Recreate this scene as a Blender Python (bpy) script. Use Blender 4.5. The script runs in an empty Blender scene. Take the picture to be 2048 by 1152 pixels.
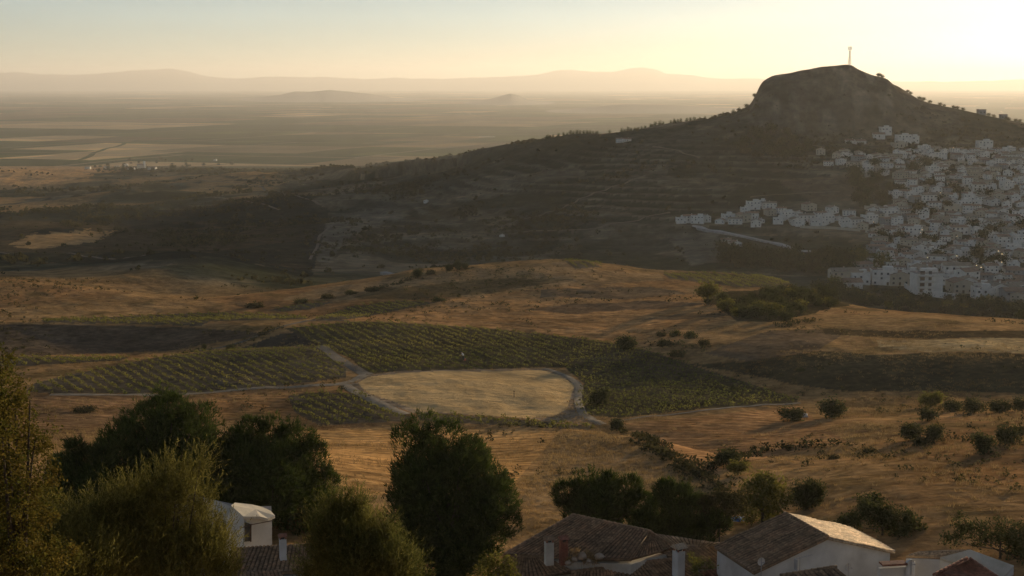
import bpy, math, random
import numpy as np
from mathutils import Vector, Matrix
PI = math.pi
rng = np.random.default_rng(11)
random.seed(11)
scene = bpy.context.scene
COL = scene.collection

# ------------------------------------------------------------------ camera, sky, sun, exposure
F = 2813.0                      # focal length in pixels of the 2048 px wide photograph
PITCH = math.atan((576-165)/F)
CP, SP = math.cos(PITCH), math.sin(PITCH)
CZ = 200.0                      # camera height above the plain
cd = bpy.data.cameras.new('camera'); cam = bpy.data.objects.new('camera', cd); COL.objects.link(cam)
cd.sensor_width = 36; cd.lens = 36*F/2048; cd.clip_start = 0.5; cd.clip_end = 90000
cam.location = (0, 0, CZ); cam.rotation_euler = (PI/2-PITCH, 0, 0)
scene.camera = cam
SUN_AZ, SUN_EL = math.radians(33), math.radians(4.9)
wd = bpy.data.worlds.new('World'); scene.world = wd; wd.use_nodes = True
nt = wd.node_tree; bg = nt.nodes['Background']
sky = nt.nodes.new('ShaderNodeTexSky'); sky.sky_type = 'NISHITA'; sky.sun_disc = False
sky.sun_elevation = SUN_EL; sky.sun_rotation = SUN_AZ; sky.altitude = 300
sky.air_density = 0.75; sky.dust_density = 0.25; sky.ozone_density = 2.4
hsv = nt.nodes.new('ShaderNodeHueSaturation'); hsv.inputs['Saturation'].default_value = .64; nt.links.new(sky.outputs[0], hsv.inputs['Color'])
tcw = nt.nodes.new('ShaderNodeTexCoord'); mpw = nt.nodes.new('ShaderNodeMapping'); mpw.inputs['Scale'].default_value = (2.2, 2.2, 30); mpw.inputs['Rotation'].default_value = (.03, .02, .4)
nt.links.new(tcw.outputs['Generated'], mpw.inputs[0]); nzw = nt.nodes.new('ShaderNodeTexNoise'); nzw.inputs['Scale'].default_value = 1.6; nzw.inputs['Detail'].default_value = 6; nt.links.new(mpw.outputs[0], nzw.inputs['Vector'])
mrw = nt.nodes.new('ShaderNodeMapRange'); mrw.inputs['From Min'].default_value = .42; mrw.inputs['From Max'].default_value = .7; mrw.inputs['To Min'].default_value = .985; mrw.inputs['To Max'].default_value = 1.06; nt.links.new(nzw.outputs[0], mrw.inputs[0])
tint = nt.nodes.new('ShaderNodeVectorMath'); tint.operation = 'SCALE'; nt.links.new(hsv.outputs[0], tint.inputs[0]); nt.links.new(mrw.outputs[0], tint.inputs['Scale'])   # thin veils of cloud
nt.links.new(tint.outputs[0], bg.inputs[0]); bg.inputs[1].default_value = 0.115
sl = bpy.data.lights.new('sun', 'SUN'); so = bpy.data.objects.new('sun', sl); COL.objects.link(so)
sl.energy = 5.0; sl.angle = math.radians(0.6); sl.color = (1.0, 0.77, 0.48)
sdir = Vector((math.sin(SUN_AZ)*math.cos(SUN_EL), math.cos(SUN_AZ)*math.cos(SUN_EL), math.sin(SUN_EL)))
so.rotation_euler = sdir.to_track_quat('Z', 'Y').to_euler()
vs = scene.view_settings; vs.view_transform = 'Standard'; vs.look = 'None'; vs.exposure = 0.34; vs.gamma = 1
vs.use_curve_mapping = False
cy = scene.cycles
cy.use_denoising = True; cy.max_bounces = 5; cy.diffuse_bounces = 2; cy.transmission_bounces = 3
cy.volume_bounces = 0; cy.use_adaptive_sampling = True; cy.adaptive_threshold = 0.02

# ------------------------------------------------------------------ helpers
def st(px, py):
    a = (np.asarray(px, float)-1024)/F; b = (576-np.asarray(py, float))/F
    y = CP+b*SP
    return a/y, (-SP+b*CP)/y
def P(px, py, Y):               # the point Y metres ahead that shows at (px, py)
    s, t = st(px, py); return Vector((float(s)*Y, Y, CZ+float(t)*Y))
def PZ(px, py, zr):             # the point zr below/above eye level that shows at (px, py)
    s, t = st(px, py); return P(px, py, zr/float(t))
def link(o, parent=None):
    COL.objects.link(o)
    if parent is not None: o.parent = parent
    return o
def np_mesh(name, V, faces_k, Fc, mat=None, smooth=False, attrs=None, mats=None, midx=None):
    """V (n,3), Fc (m,k) faces of k corners"""
    me = bpy.data.meshes.new(name)
    V = np.ascontiguousarray(V, np.float32); Fc = np.ascontiguousarray(Fc, np.int32)
    me.vertices.add(len(V)); me.vertices.foreach_set('co', V.ravel())
    me.loops.add(Fc.size); me.loops.foreach_set('vertex_index', Fc.ravel())
    me.polygons.add(len(Fc))
    me.polygons.foreach_set('loop_start', np.arange(0, Fc.size, faces_k, dtype=np.int32))
    if smooth: me.polygons.foreach_set('use_smooth', np.ones(len(Fc), bool))
    if mats:
        for m in mats: me.materials.append(m)
        me.polygons.foreach_set('material_index', np.asarray(midx, np.int32))
    elif mat: me.materials.append(mat)
    if attrs:
        for k, v in attrs.items():
            at = me.color_attributes.new(k, 'FLOAT_COLOR', 'POINT')
            c = np.ones((len(V), 4), np.float32); c[:, :v.shape[1]] = v; at.data.foreach_set('color', c.ravel())
    me.update(calc_edges=True)
    return me
class MB:
    """collects shapes, builds ONE mesh object"""
    def __init__(s): s.v = []; s.f = []
    def add(s, vs_, fs_):
        n = len(s.v); s.v += [tuple(v) for v in vs_]; s.f += [tuple(i+n for i in f) for f in fs_]; return s
    def box(s, c, d, rz=0, M=None):
        x, y, z = d[0]/2, d[1]/2, d[2]/2
        pts = [Vector((i*x, j*y, k*z)) for i in (-1, 1) for j in (-1, 1) for k in (-1, 1)]
        R = Matrix.Rotation(rz, 3, 'Z') if M is None else M
        pts = [R @ p + Vector(c) for p in pts]
        return s.add(pts, [(0,1,3,2),(4,6,7,5),(0,4,5,1),(2,3,7,6),(0,2,6,4),(1,5,7,3)])
    def prism(s, poly, z0, z1):
        n = len(poly)
        a = [(p[0], p[1], z0) for p in poly]; b = [(p[0], p[1], z1) for p in poly]
        return s.add(a+b, [tuple(range(n))[::-1], tuple(range(n, 2*n))]+[(i, (i+1) % n, (i+1) % n+n, i+n) for i in range(n)])
    def slab(s, top, th):       # polygon in space, given thickness downwards
        n = len(top); a = [Vector(p) for p in top]; b = [p-Vector((0, 0, th)) for p in a]
        return s.add(a+b, [tuple(range(n)), tuple(range(n, 2*n))[::-1]]+[(i, i+n, (i+1) % n+n, (i+1) % n) for i in range(n)])
    def tube(s, pts, rs, n=6):
        pts = [Vector(p) for p in pts]; vs_ = []; fs_ = []
        for i, p in enumerate(pts):
            d = (pts[min(i+1, len(pts)-1)]-pts[max(i-1, 0)]).normalized()
            u = d.cross(Vector((0, 1, 0.13))).normalized(); w = d.cross(u)
            r = rs[i] if isinstance(rs, (list, tuple)) else rs
            for k in range(n):
                a = 2*PI*k/n; vs_.append(p+u*math.cos(a)*r+w*math.sin(a)*r)
        for i in range(len(pts)-1):
            for k in range(n):
                fs_.append((i*n+k, i*n+(k+1) % n, (i+1)*n+(k+1) % n, (i+1)*n+k))
        fs_.append(tuple(range(n))[::-1]); fs_.append(tuple(range((len(pts)-1)*n, len(pts)*n)))
        return s.add(vs_, fs_)
    def build(s, name, mat, parent=None, smooth=False):
        me = bpy.data.meshes.new(name); me.from_pydata(s.v, [], s.f)
        me.materials.append(mat)
        if smooth:
            for p in me.polygons: p.use_smooth = True
        me.update()
        return link(bpy.data.objects.new(name, me), parent)
def tag(o, label=None, cat=None, group=None, kind=None):
    if label: o['label'] = label
    if cat: o['category'] = cat
    if group: o['group'] = group
    if kind: o['kind'] = kind
    return o
def empty(name, loc, rz=0, label=None, cat=None, group=None):
    o = bpy.data.objects.new(name, None); o.location = loc; o.rotation_euler = (0, 0, rz)
    o.empty_display_size = 0.3
    return tag(link(o), label, cat, group)
def copy_tree(o, parent=None, loc=None, rz=None, sc=None):
    c = o.copy(); link(c, parent)
    if loc is not None: c.location = loc
    if rz is not None: c.rotation_euler = (0, 0, rz)
    if sc is not None: c.scale = sc
    for ch in KIDS.get(o.name, ()): copy_tree(ch, c)
    return c
KIDS = {}
def note_kids(root):
    for o in list(COL.objects):
        if o.parent is not None:
            KIDS.setdefault(o.parent.name, [])
            if o not in KIDS[o.parent.name]: KIDS[o.parent.name].append(o)

# value noise
_T = rng.random((256, 256)).astype(np.float32)
def vnoise(x, y):
    xi = np.floor(x).astype(np.int64); yi = np.floor(y).astype(np.int64)
    fx = x-xi; fy = y-yi; fx = fx*fx*(3-2*fx); fy = fy*fy*(3-2*fy)
    a = _T[xi & 255, yi & 255]; b = _T[(xi+1) & 255, yi & 255]; c = _T[xi & 255, (yi+1) & 255]; d = _T[(xi+1) & 255, (yi+1) & 255]
    return (a*(1-fx)+b*fx)*(1-fy)+(c*(1-fx)+d*fx)*fy
def fbm(x, y, sc, o=4, off=0.0):
    r = 0; amp = 1; tot = 0; x = x/sc+off; y = y/sc+off*1.7
    for i in range(o):
        r = r+amp*vnoise(x, y); tot += amp; amp *= .5; x = x*2.03+17.1; y = y*2.03+5.3
    return r/tot-.5

# ------------------------------------------------------------------ materials
def mat(name): 
    m = bpy.data.materials.new(name); m.use_nodes = True; return m, m.node_tree, m.node_tree.nodes['Principled BSDF']
def N(nt, t, **k):
    n = nt.nodes.new(t)
    for a, v in k.items(): setattr(n, a, v)
    return n
def noise(nt, scale, detail=4, vec=None, rough=.6):
    n = N(nt, 'ShaderNodeTexNoise'); n.inputs['Scale'].default_value = scale; n.inputs['Detail'].default_value = detail
    n.inputs['Roughness'].default_value = rough
    if vec is not None: nt.links.new(vec, n.inputs['Vector'])
    return n
def ramp(nt, fac, stops, interp='LINEAR'):
    r = N(nt, 'ShaderNodeValToRGB'); r.color_ramp.interpolation = interp
    e = r.color_ramp.elements
    while len(e) < len(stops): e.new(0.5)
    for i, (p, c) in enumerate(stops):
        e[i].position = p; e[i].color = (*c, 1) if len(c) == 3 else c
    nt.links.new(fac, r.inputs[0]); return r
def mixc(nt, fac, a, b, mode='MIX'):
    m = N(nt, 'ShaderNodeMix', data_type='RGBA', blend_type=mode)
    for s, v in ((m.inputs['Factor'], fac), (m.inputs['A'], a), (m.inputs['B'], b)):
        if isinstance(v, (int, float)): s.default_value = v
        elif isinstance(v, (tuple, list)): s.default_value = (*v, 1)
        else: nt.links.new(v, s)
    return m.outputs['Result']
def bump(nt, b, h, dist, strength=1.0):
    n = N(nt, 'ShaderNodeBump'); n.inputs['Strength'].default_value = strength; n.inputs['Distance'].default_value = dist
    nt.links.new(h, n.inputs['Height']); nt.links.new(n.outputs[0], b.inputs['Normal'])
def simple(name, c1, c2, sc, rough=.9, bd=0, det=5, spec=.2):
    m, nt, b = mat(name)
    tc = N(nt, 'ShaderNodeTexCoord')
    n = noise(nt, sc, det, tc.outputs['Object'])
    r = ramp(nt, n.outputs[0], [(.32, c1), (.68, c2)])
    nt.links.new(r.outputs[0], b.inputs['Base Color']); b.inputs['Roughness'].default_value = rough
    b.inputs['Specular IOR Level'].default_value = spec
    if bd: bump(nt, b, n.outputs[0], bd)
    return m
def leafmat(name, c1, c2, trans=.35, sc=.8):
    m, nt, b = mat(name)
    tc = N(nt, 'ShaderNodeTexCoord'); n = noise(nt, sc, 3, tc.outputs['Object'])
    gi = N(nt, 'ShaderNodeNewGeometry')
    r = ramp(nt, n.outputs[0], [(.35, c1), (.65, c2)])
    hs = N(nt, 'ShaderNodeHueSaturation'); nt.links.new(r.outputs[0], hs.inputs['Color'])
    mr = N(nt, 'ShaderNodeMapRange'); mr.inputs['To Min'].default_value = .6; mr.inputs['To Max'].default_value = 1.5
    nt.links.new(gi.outputs['Random Per Island'], mr.inputs[0]); nt.links.new(mr.outputs[0], hs.inputs['Value'])
    d = N(nt, 'ShaderNodeBsdfDiffuse'); t = N(nt, 'ShaderNodeBsdfTranslucent'); mx = N(nt, 'ShaderNodeMixShader')
    mx.inputs[0].default_value = trans
    nt.links.new(hs.outputs[0], d.inputs[0]); nt.links.new(hs.outputs[0], t.inputs[0])
    nt.links.new(d.outputs[0], mx.inputs[1]); nt.links.new(t.outputs[0], mx.inputs[2])
    nt.links.new(mx.outputs[0], nt.nodes['Material Output'].inputs[0]); nt.nodes.remove(b)
    return m
def ground_mat(name, fine, coarse, bd):
    m, nt, b = mat(name)
    at = N(nt, 'ShaderNodeVertexColor', layer_name='col'); g = N(nt, 'ShaderNodeNewGeometry')
    n1 = noise(nt, fine, 6, g.outputs['Position'], .7); n2 = noise(nt, coarse, 4, g.outputs['Position'])
    mp = N(nt, 'ShaderNodeMapping'); mp.inputs['Scale'].default_value = (.6, 1.3, 1); mp.inputs['Rotation'].default_value = (0, 0, .25)
    nt.links.new(g.outputs['Position'], mp.inputs[0]); n3 = noise(nt, fine*1.2, 4, mp.outputs[0], .65)
    r1 = ramp(nt, n1.outputs[0], [(.3, (.55,)*3), (.7, (1.45,)*3)]); r2 = ramp(nt, n2.outputs[0], [(.3, (.75, .78, .8)), (.7, (1.25, 1.2, 1.15))])
    r3 = ramp(nt, n3.outputs[0], [(.3, (.75,)*3), (.7, (1.25,)*3)])
    al = at.outputs['Alpha']; c = mixc(nt, al, at.outputs[0], r1.outputs[0], 'MULTIPLY'); c = mixc(nt, al, c, r2.outputs[0], 'MULTIPLY'); c = mixc(nt, al, c, r3.outputs[0], 'MULTIPLY')
    nt.links.new(c, b.inputs['Base Color']); b.inputs['Roughness'].default_value = 1; b.inputs['Specular IOR Level'].default_value = 0
    ad = N(nt, 'ShaderNodeMath', operation='ADD'); nt.links.new(n1.outputs[0], ad.inputs[0]); nt.links.new(n3.outputs[0], ad.inputs[1])
    bump(nt, b, ad.outputs[0], bd)
    return m
M = {}
M['ground'] = ground_mat('ground', .55, .05, .35)
M['hills'] = ground_mat('hills', .12, .02, 1.2)

# ------------------------------------------------------------------ the land: one lofted height field, real distances
# each curve: (px, py, Y) for ground one can see, (px, None, Y, z below eye) for hidden ground
CURVES = [
 [(0, None, 6, -4.2)],
 [(0, None, 30, -19), ],
 [(0, None, 60, -30)],
 [(0, None, 92, -38.2), (1300, None, 92, -38.2), (1800, None, 90, -36), (2300, None, 85, -32)],
 [(-300,1000,130),(0,985,134),(600,960,138),(1100,1010,135),(1500,1060,120),(1800,1050,112),(2048,1040,110),(2400,1040,108)],
 [(-300,850,204),(0,850,205),(300,850,208),(700,850,212),(1000,858,209),(1230,860,206),(1450,880,190),(1700,860,186),(1850,850,183),(2048,838,182),(2400,838,180)],
 [(-300,790,236),(0,790,236),(400,782,242),(720,745,258),(1100,740,262),(1160,768,250),(1440,745,256),(1600,800,228),(1800,790,228),(2048,790,225),(2400,790,223)],
 [(-300,690,290),(0,690,290),(300,700,285),(550,665,302),(800,645,318),(1000,655,312),(1250,690,285),(1400,690,272),(1500,710,262),(1650,700,260),(1900,712,250),(2048,712,247),(2400,712,247)],
 [(-300,640,335),(0,640,335),(300,630,345),(600,620,350),(800,620,342),(1000,600,355),(1250,620,335),(1450,620,322),(1640,660,296),(1900,672,273),(2048,678,268),(2400,678,268)],
 [(-300,572,400),(0,570,400),(150,575,395),(300,600,374),(450,602,372),(580,585,385),(700,570,395),(830,548,405),(1000,530,412),(1130,520,418),(1220,535,412),(1320,545,420),(1500,548,438),(1570,556,434),(1640,600,385),(1700,617,356),(1800,622,350),(1900,628,343),(2048,640,330),(2400,650,314)],
 [(-300,550,470),(0,550,470),(300,580,440),(450,590,430),(600,575,462),(760,None,490,-71),(1000,None,520,-80),(1300,None,540,-84),(1550,None,540,-85),(1750,None,450,-84),(2048,None,450,-84)],
 [(-300,540,560),(0,538,560),(160,535,540),(300,522,520),(420,517,520),(500,530,540),(580,553,570),(700,545,650),(800,541,660),(1000,None,680,-92),(1300,None,640,-99),(1500,None,620,-98),(1700,None,560,-97),(2048,None,520,-95)],
 [(-300,505,760),(0,505,760),(300,500,780),(500,515,780),(700,530,780),(1000,525,800),(1300,525,780),(1430,530,740),(1600,570,660),(1700,590,640),(1850,600,640),(2048,612,620),(2400,612,620)],
 [(-300,440,1050),(0,440,1050),(300,445,1020),(600,450,980),(1000,430,1000),(1300,430,960),(1500,455,880),(1700,460,850),(2048,470,830),(2400,470,830)],
 [(-300,390,1500),(0,390,1500),(300,380,1500),(600,380,1350),(1000,350,1220),(1300,330,1180),(1500,330,1150),(1700,340,1100),(1850,330,1100),(2048,340,1080),(2400,340,1080)],
 [(-300,365,1900),(0,365,1900),(300,360,1850),(600,362,1550),(1000,322,1320),(1300,295,1270),(1420,280,1270),(1500,268,1290),(1600,280,1290),(1700,284,1290),(1850,288,1270),(2048,300,1240),(2400,300,1240)],
 # skyline of the ridge and of the table hill
 [(-300,350,2250),(0,350,2250),(200,350,2150),(400,348,2000),(600,346,1750),(750,335,1600),(850,319,1500),(960,300,1440),(1060,288,1410),(1130,276,1400),(1250,266,1400),(1330,256,1400),(1420,243,1400),(1470,230,1400),(1500,212,1400),(1512,190,1400),(1522,165,1400),(1545,152,1400),(1600,141,1400),(1650,134,1400),(1690,129,1400),(1706,130,1400),(1713,138,1400),(1740,149,1400),(1775,157,1400),(1790,172,1400),(1802,184,1400),(1830,196,1400),(1862,207,1400),(1900,216,1400),(1960,229,1395),(2000,238,1390),(2048,246,1380),(2150,240,1370),(2400,205,1370),(2750,180,1370)],  # unseen right end raised to shade the town
 [(-300,338,2550),(60,336,2550),(200,346,2500),(400,None,2300,-142),(600,None,2000,-128),(850,None,1640,-98),(1130,None,1520,-66),(1330,None,1520,-50),(1480,None,1520,-36),(1515,None,1520,-28),(1540,None,1500,-2),(1600,None,1500,6),(1690,None,1500,12),(1720,None,1500,6),(1780,None,1500,-4),(1840,None,1520,-24),(2048,None,1520,-46),(2400,None,1500,-30),(2750,None,1500,-12)],
 [(-300,None,3000,-186),(0,None,3000,-186),(300,340,2900),(550,341,2500),(700,339,2350),(850,321,2300),(960,309,2300),(1060,300,2300),(1200,None,2200,-108),(1500,None,2000,-110),(1700,None,2000,-90),(2048,None,2000,-100),(2750,None,2000,-90)],
 [(0, None, 3400, -200)],
]
s_in = np.arange(-.385, .3851, .00072)
scol = np.concatenate([np.arange(-.66, -.385, .005), s_in, np.arange(s_in[-1]+.003, .72, .005)])
def geo(a, b, r): n = int(round(math.log(b/a)/math.log(r))); return a*(b/a)**(np.arange(n)/n)
Yr = np.concatenate([geo(6, 60, 1.03), geo(60, 1800, 1.0036), geo(1800, 3400, 1.006), geo(3400, 46000, 1.03), [46000]])
NC, NR = len(scol), len(Yr)
def smooth_cols(a, w):
    k = np.exp(-.5*(np.arange(-3*w, 3*w+1)/w)**2); k /= k.sum()
    return np.convolve(np.pad(a, 3*w, mode='edge'), k, 'valid')
def yc(Y, px):
    '''the slope behind the valley stands steeper than the first survey of distances'''
    if px < 640 or Y <= 800: return Y
    return 800+(Y-800)*.62 if Y <= 1560 else 1271+(Y-1560)*(3400-1271)/(3400-1560)
CY = []; CZs = []
for ci, c in enumerate(CURVES):
    ss, yy, zz = [], [], []
    for p in c:
        if p[1] is None: s, _ = st(p[0], 576 if p[2] > 400 else 900); y = yc(p[2], p[0]); z = p[3]*(y/p[2] if 800 < p[2] < 3000 else 1)
        else: s, t = st(p[0], p[1]); y = yc(p[2], p[0]); z = float(t)*y
        ss.append(float(s)); yy.append(y); zz.append(z)
    sg = np.arange(-.66, .72, .0015)
    w = 1 if 16 <= ci <= 17 else 14
    yi = smooth_cols(np.interp(sg, ss, yy), w); zi = smooth_cols(np.interp(sg, ss, zz), w if ci != 16 else 1)
    CY.append(np.interp(scol, sg, yi)); CZs.append(np.interp(scol, sg, zi))
CY = np.array(CY); CZs = np.array(CZs); K = len(CY)
h = np.diff(CY, axis=0); dl = np.diff(CZs, axis=0)/h
mm = np.zeros_like(CZs); mm[0] = dl[0]; mm[-1] = 0
for k in range(1, K-1):
    same = dl[k-1]*dl[k] > 0
    w1 = 2*h[k]+h[k-1]; w2 = h[k]+2*h[k-1]
    with np.errstate(all='ignore'):
        hm = (w1+w2)/(w1/dl[k-1]+w2/dl[k])
    mm[k] = np.where(same, np.nan_to_num(hm), 0)
Z = np.full((NR, NC), -200., np.float64)
cidx = np.arange(NC)
for r, Yv in enumerate(Yr):
    k = np.clip((CY < Yv).sum(0)-1, 0, K-2)
    y0 = CY[k, cidx]; hh = h[k, cidx]; u = np.clip((Yv-y0)/hh, 0, 1)
    z0 = CZs[k, cidx]; z1 = CZs[k+1, cidx]; m0 = mm[k, cidx]*hh; m1 = mm[k+1, cidx]*hh
    u2 = u*u; u3 = u2*u
    Z[r] = (2*u3-3*u2+1)*z0+(u3-2*u2+u)*m0+(-2*u3+3*u2)*z1+(u3-u2)*m1
    if Yv >= 3400: Z[r] = -200
SS, YY = np.meshgrid(scol, Yr); XX = SS*YY
def bumpw(px, py, Y, rx, ry, hgt, rot=0):
    s, t = st(px, py); x0 = float(s)*Y; c, s_ = math.cos(rot), math.sin(rot)
    dx = XX-x0; dy = YY-Y; u = (dx*c+dy*s_)/rx; v = (-dx*s_+dy*c)/ry
    return hgt*np.exp(-.5*(u*u+v*v))
Z += bumpw(1290, 900, 172, 9, 22, 1.7, .35)           # grassy spur right of the golden field
Z += bumpw(1240, 870, 186, 5, 8, .8, .35)
Z -= bumpw(1420, 880, 180, 3, 26, 1.0, .5)            # gully beside it
Z += bumpw(930, 790, 236, 20, 14, .7)                 # crown of the pale field
Z -= bumpw(230, 680, 297, 22, 12, 2.6)                # hollow of the dark field
Z += bumpw(160, 655, 322, 40, 6, 1.2)
Z -= bumpw(560, 683, 292, 8, 5, .8)
Z += bumpw(600, 655, 306, 12, 5, .5)
Z += bumpw(1750, 640, 310, 30, 14, .6)
Z += bumpw(120, 472, 880, 40, 30, 7); Z += bumpw(20, 520, 660, 30, 26, 4)
Z += bumpw(300, 405, 1330, 60, 60, 8); Z += bumpw(560, 430, 1080, 40, 40, 9)
Z += bumpw(470, 385, 1650, 60, 70, 9); Z += bumpw(80, 345, 2450, 160, 60, 6)
Z += bumpw(720, 420, 1080, 60, 30, 5); Z += bumpw(660, 480, 900, 40, 60, 6, .4)
nf = fbm(XX, YY, 26, 5); nb = fbm(XX, YY, 210, 5, 3.1); nn = fbm(XX, YY, 5, 3, 9.)
rel = np.clip((YY-150)/120, 0, 1)
far = np.clip((YY-470)/250, 0, 1)*np.clip((3300-YY)/900, 0, 1)
Z += nf*(.9+1.1*rel*np.clip((YY-330)/80, 0, 1))*np.clip((YY-100)/40, 0, 1)*np.clip((3300-YY)/600, 0, 1)
Z += nn*.52*np.clip((YY-100)/30, 0, 1)*np.clip((700-YY)/200, 0, 1)
leftw = np.clip((-SS+.08)/.12, .25, 1)
Z += nb*far*(1-.93*np.clip((1024+SS*F-1480)/30, 0, 1)*np.clip((YY-1100)/40, 0, 1))*(6+16*leftw*np.clip((YY-600)/400, 0, 1))
mq = np.clip((1024+SS*F-1480)/30, 0, 1)*np.clip((YY-1120)/25, 0, 1)
Z += fbm(XX, YY, 60, 4, 7.7)*far*5*(1-.9*mq)
# terraces cut into the big slope and the bank steps of the near fields
def terr(Z, step, w, sharp=.82):
    q = Z/step+fbm(XX, YY, 140, 3, 2.2)*2.2; f = q-np.floor(q)
    g = np.where(f < sharp, f*.35/sharp, .35+(f-sharp)/(1-sharp)*.65)
    return (g-f)*step*w, f
PXg = 1024+SS*F
tw = np.clip((YY-760)/80, 0, 1)*np.clip((1130-YY)/50, 0, 1)*np.clip((PXg-560)/160, 0, 1)
dz1, f1 = terr(Z, 3.4, tw*.9); Z += dz1
tw2 = np.clip((YY-560)/60, 0, 1)*np.clip((1900-YY)/100, 0, 1)*np.clip((700-PXg)/160, 0, 1)
dz2, f2 = terr(Z, 4.2, tw2*.6); Z += dz2
# rock face of the table hill
mw = np.clip((Z+46)/20, 0, 1)*np.clip((YY-1090)/25, 0, 1)*np.clip((1280-YY)/30, 0, 1)*np.clip((PXg-1490)/20, 0, 1)*np.clip((1860-PXg)/60, 0, 1)
Z += mw*((fbm(XX, YY, 40, 5, 4.4)*6+fbm(XX*1.6, YY*.5, 11, 4, 14.4)*4.5)+fbm(XX*1.0, Z*.4, 9, 3, 1.)*2.0)*np.clip((1164-YY)/22, .04, 1)
WZ = Z+CZ
def gh(x, y):
    """height of the land"""
    x = np.asarray(x, float); y = np.asarray(y, float)
    ci = np.interp(x/np.maximum(y, 1), scol, np.arange(NC)); ri = np.interp(y, Yr, np.arange(NR))
    c0 = np.clip(ci.astype(int), 0, NC-2); r0 = np.clip(ri.astype(int), 0, NR-2); fc = ci-c0; fr = ri-r0
    return (WZ[r0, c0]*(1-fc)+WZ[r0, c0+1]*fc)*(1-fr)+(WZ[r0+1, c0]*(1-fc)+WZ[r0+1, c0+1]*fc)*fr
def hit(px, py, Ymin=100):
    """where the view ray through a pixel of the photograph meets the land"""
    s, t = st(px, py); s = float(s); t = float(t)
    g = gh(s*Yr, Yr); d = (CZ+t*Yr)-g
    for r in range(np.searchsorted(Yr, Ymin), NR):
        if d[r] <= 0:
            f = d[r-1]/(d[r-1]-d[r]) if d[r-1] > 0 else 1
            Y = Yr[r-1]+(Yr[r]-Yr[r-1])*f; return Vector((s*Y, Y, CZ+t*Y))
    return Vector((s*Yr[-1], Yr[-1], 0))
PYg = None
b_ = None
tt = Z/YY                                   # slope angle seen from the eye, back to a pixel row
PYg = 576-F*((tt*CP+SP)/(CP-tt*SP))
PXs = 1024+SS*F*(CP+((576-PYg)/F)*SP)
def inpoly(px, py, poly):
    ins = np.zeros(px.shape, bool); n = len(poly)
    for i in range(n):
        x1, y1 = poly[i]; x2, y2 = poly[(i+1) % n]
        c = ((y1 > py) != (y2 > py)) & (px < (x2-x1)*(py-y1)/((y2-y1) or 1e-9)+x1); ins ^= c
    return ins
# --- colour of the soil and cover, by field; some sun and shade painted in
VIN = {
 'a': ([(50,783),(70,766),(194,738),(305,716),(416,703),(560,697),(632,693),(652,707),(691,738),(691,755),(555,773),(400,787),(104,787)], (208,742), (262,783)),
 'b': ([(570,657),(700,643),(800,645),(1000,659),(1150,676),(1130,735),(1085,735),(960,739),(800,742),(735,748),(700,716),(640,690)], (655,691), (748,734)),
 'c': ([(1150,676),(1250,690),(1310,705),(1400,735),(1600,800),(1590,806),(1400,818),(1240,836),(1165,830),(1150,808),(1168,768),(1130,735)], (1200,740), (1380,772)),
 'd': ([(80,640),(250,632),(420,625),(600,630),(615,638),(420,643),(400,652),(280,648),(90,645)], (200,634), (240,646)),
 'e': ([(620,640),(700,613),(800,601),(870,605),(740,632),(700,638)], (700,618), (742,631)),
 'f': ([(540,620),(600,608),(670,603),(620,618),(560,624)], (600,609), (620,618)),
 'g': ([(0,712),(260,714),(240,721),(50,732),(0,733)], (60,714), (90,730)),
 'h': ([(1130,522),(1170,522),(1205,534),(1150,538)], (1150,523), (1172,536)),
 'i': ([(1325,547),(1400,545),(1500,550),(1640,553),(1560,575),(1480,575),(1420,567),(1380,562),(1340,558)], (1420,549), (1480,573)),
 'j': ([(575,792),(640,784),(715,787),(770,815),(828,836),(800,843),(700,848),(640,852),(590,825)], (600,800), (690,846)),
 'k': ([(835,826),(900,829),(1060,841),(1180,853),(1190,861),(1100,857),(950,848),(840,842)], (900,830), (960,848)),
}
GOLD = (.42,.25,.10); BRN = (.24,.125,.055); DRK = (.105,.085,.062); HILL = (.068,.070,.048); SCR = (.030,.033,.015)
base = np.zeros((NR, NC, 3)); 
def mixw(w, c, vary=0):
    global base
    w = w[..., None]; base = base*(1-w)+np.array(c)*w
base[:] = (.37,.235,.105)
SM = np.ones((NR, NC))
n1 = fbm(XX, YY, 40, 4, 5.5); n2 = fbm(XX, YY, 9, 4, 8.5); n3 = fbm(XX, YY, 120, 4, 12.5)
mixw(np.clip((n1+.05)*5, 0, 1)*.6, BRN)
mixw(np.clip((n2-.08)*6, 0, 1)*.55, (.10,.085,.035))
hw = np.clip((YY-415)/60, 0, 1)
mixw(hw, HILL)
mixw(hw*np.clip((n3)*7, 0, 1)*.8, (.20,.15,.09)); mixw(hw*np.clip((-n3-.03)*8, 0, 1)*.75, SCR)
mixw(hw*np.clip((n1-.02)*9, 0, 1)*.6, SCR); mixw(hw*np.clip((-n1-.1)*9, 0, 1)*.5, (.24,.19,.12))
leftg = np.clip((640-PXg)/100, 0, 1)*hw
mixw(leftg*np.clip((n3+.02)*9, 0, 1)*.75, (.33,.20,.085))
pat = np.clip(fbm(XX, YY, 70, 4, 77.)*8+.5, 0, 1)
mixw(tw*pat*np.clip((f1-.70)*8, 0, 1)*.75, (.03,.032,.02)); mixw(tw*pat*np.clip((.45-f1)*5, 0, 1)*.5, (.17,.155,.11))  # terrace shading done in colour: dark risers, pale treads
mixw(tw2*pat*np.clip((f2-.72)*8, 0, 1)*.8, (.040,.040,.022))  # left terrace risers shaded by colour too
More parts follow.
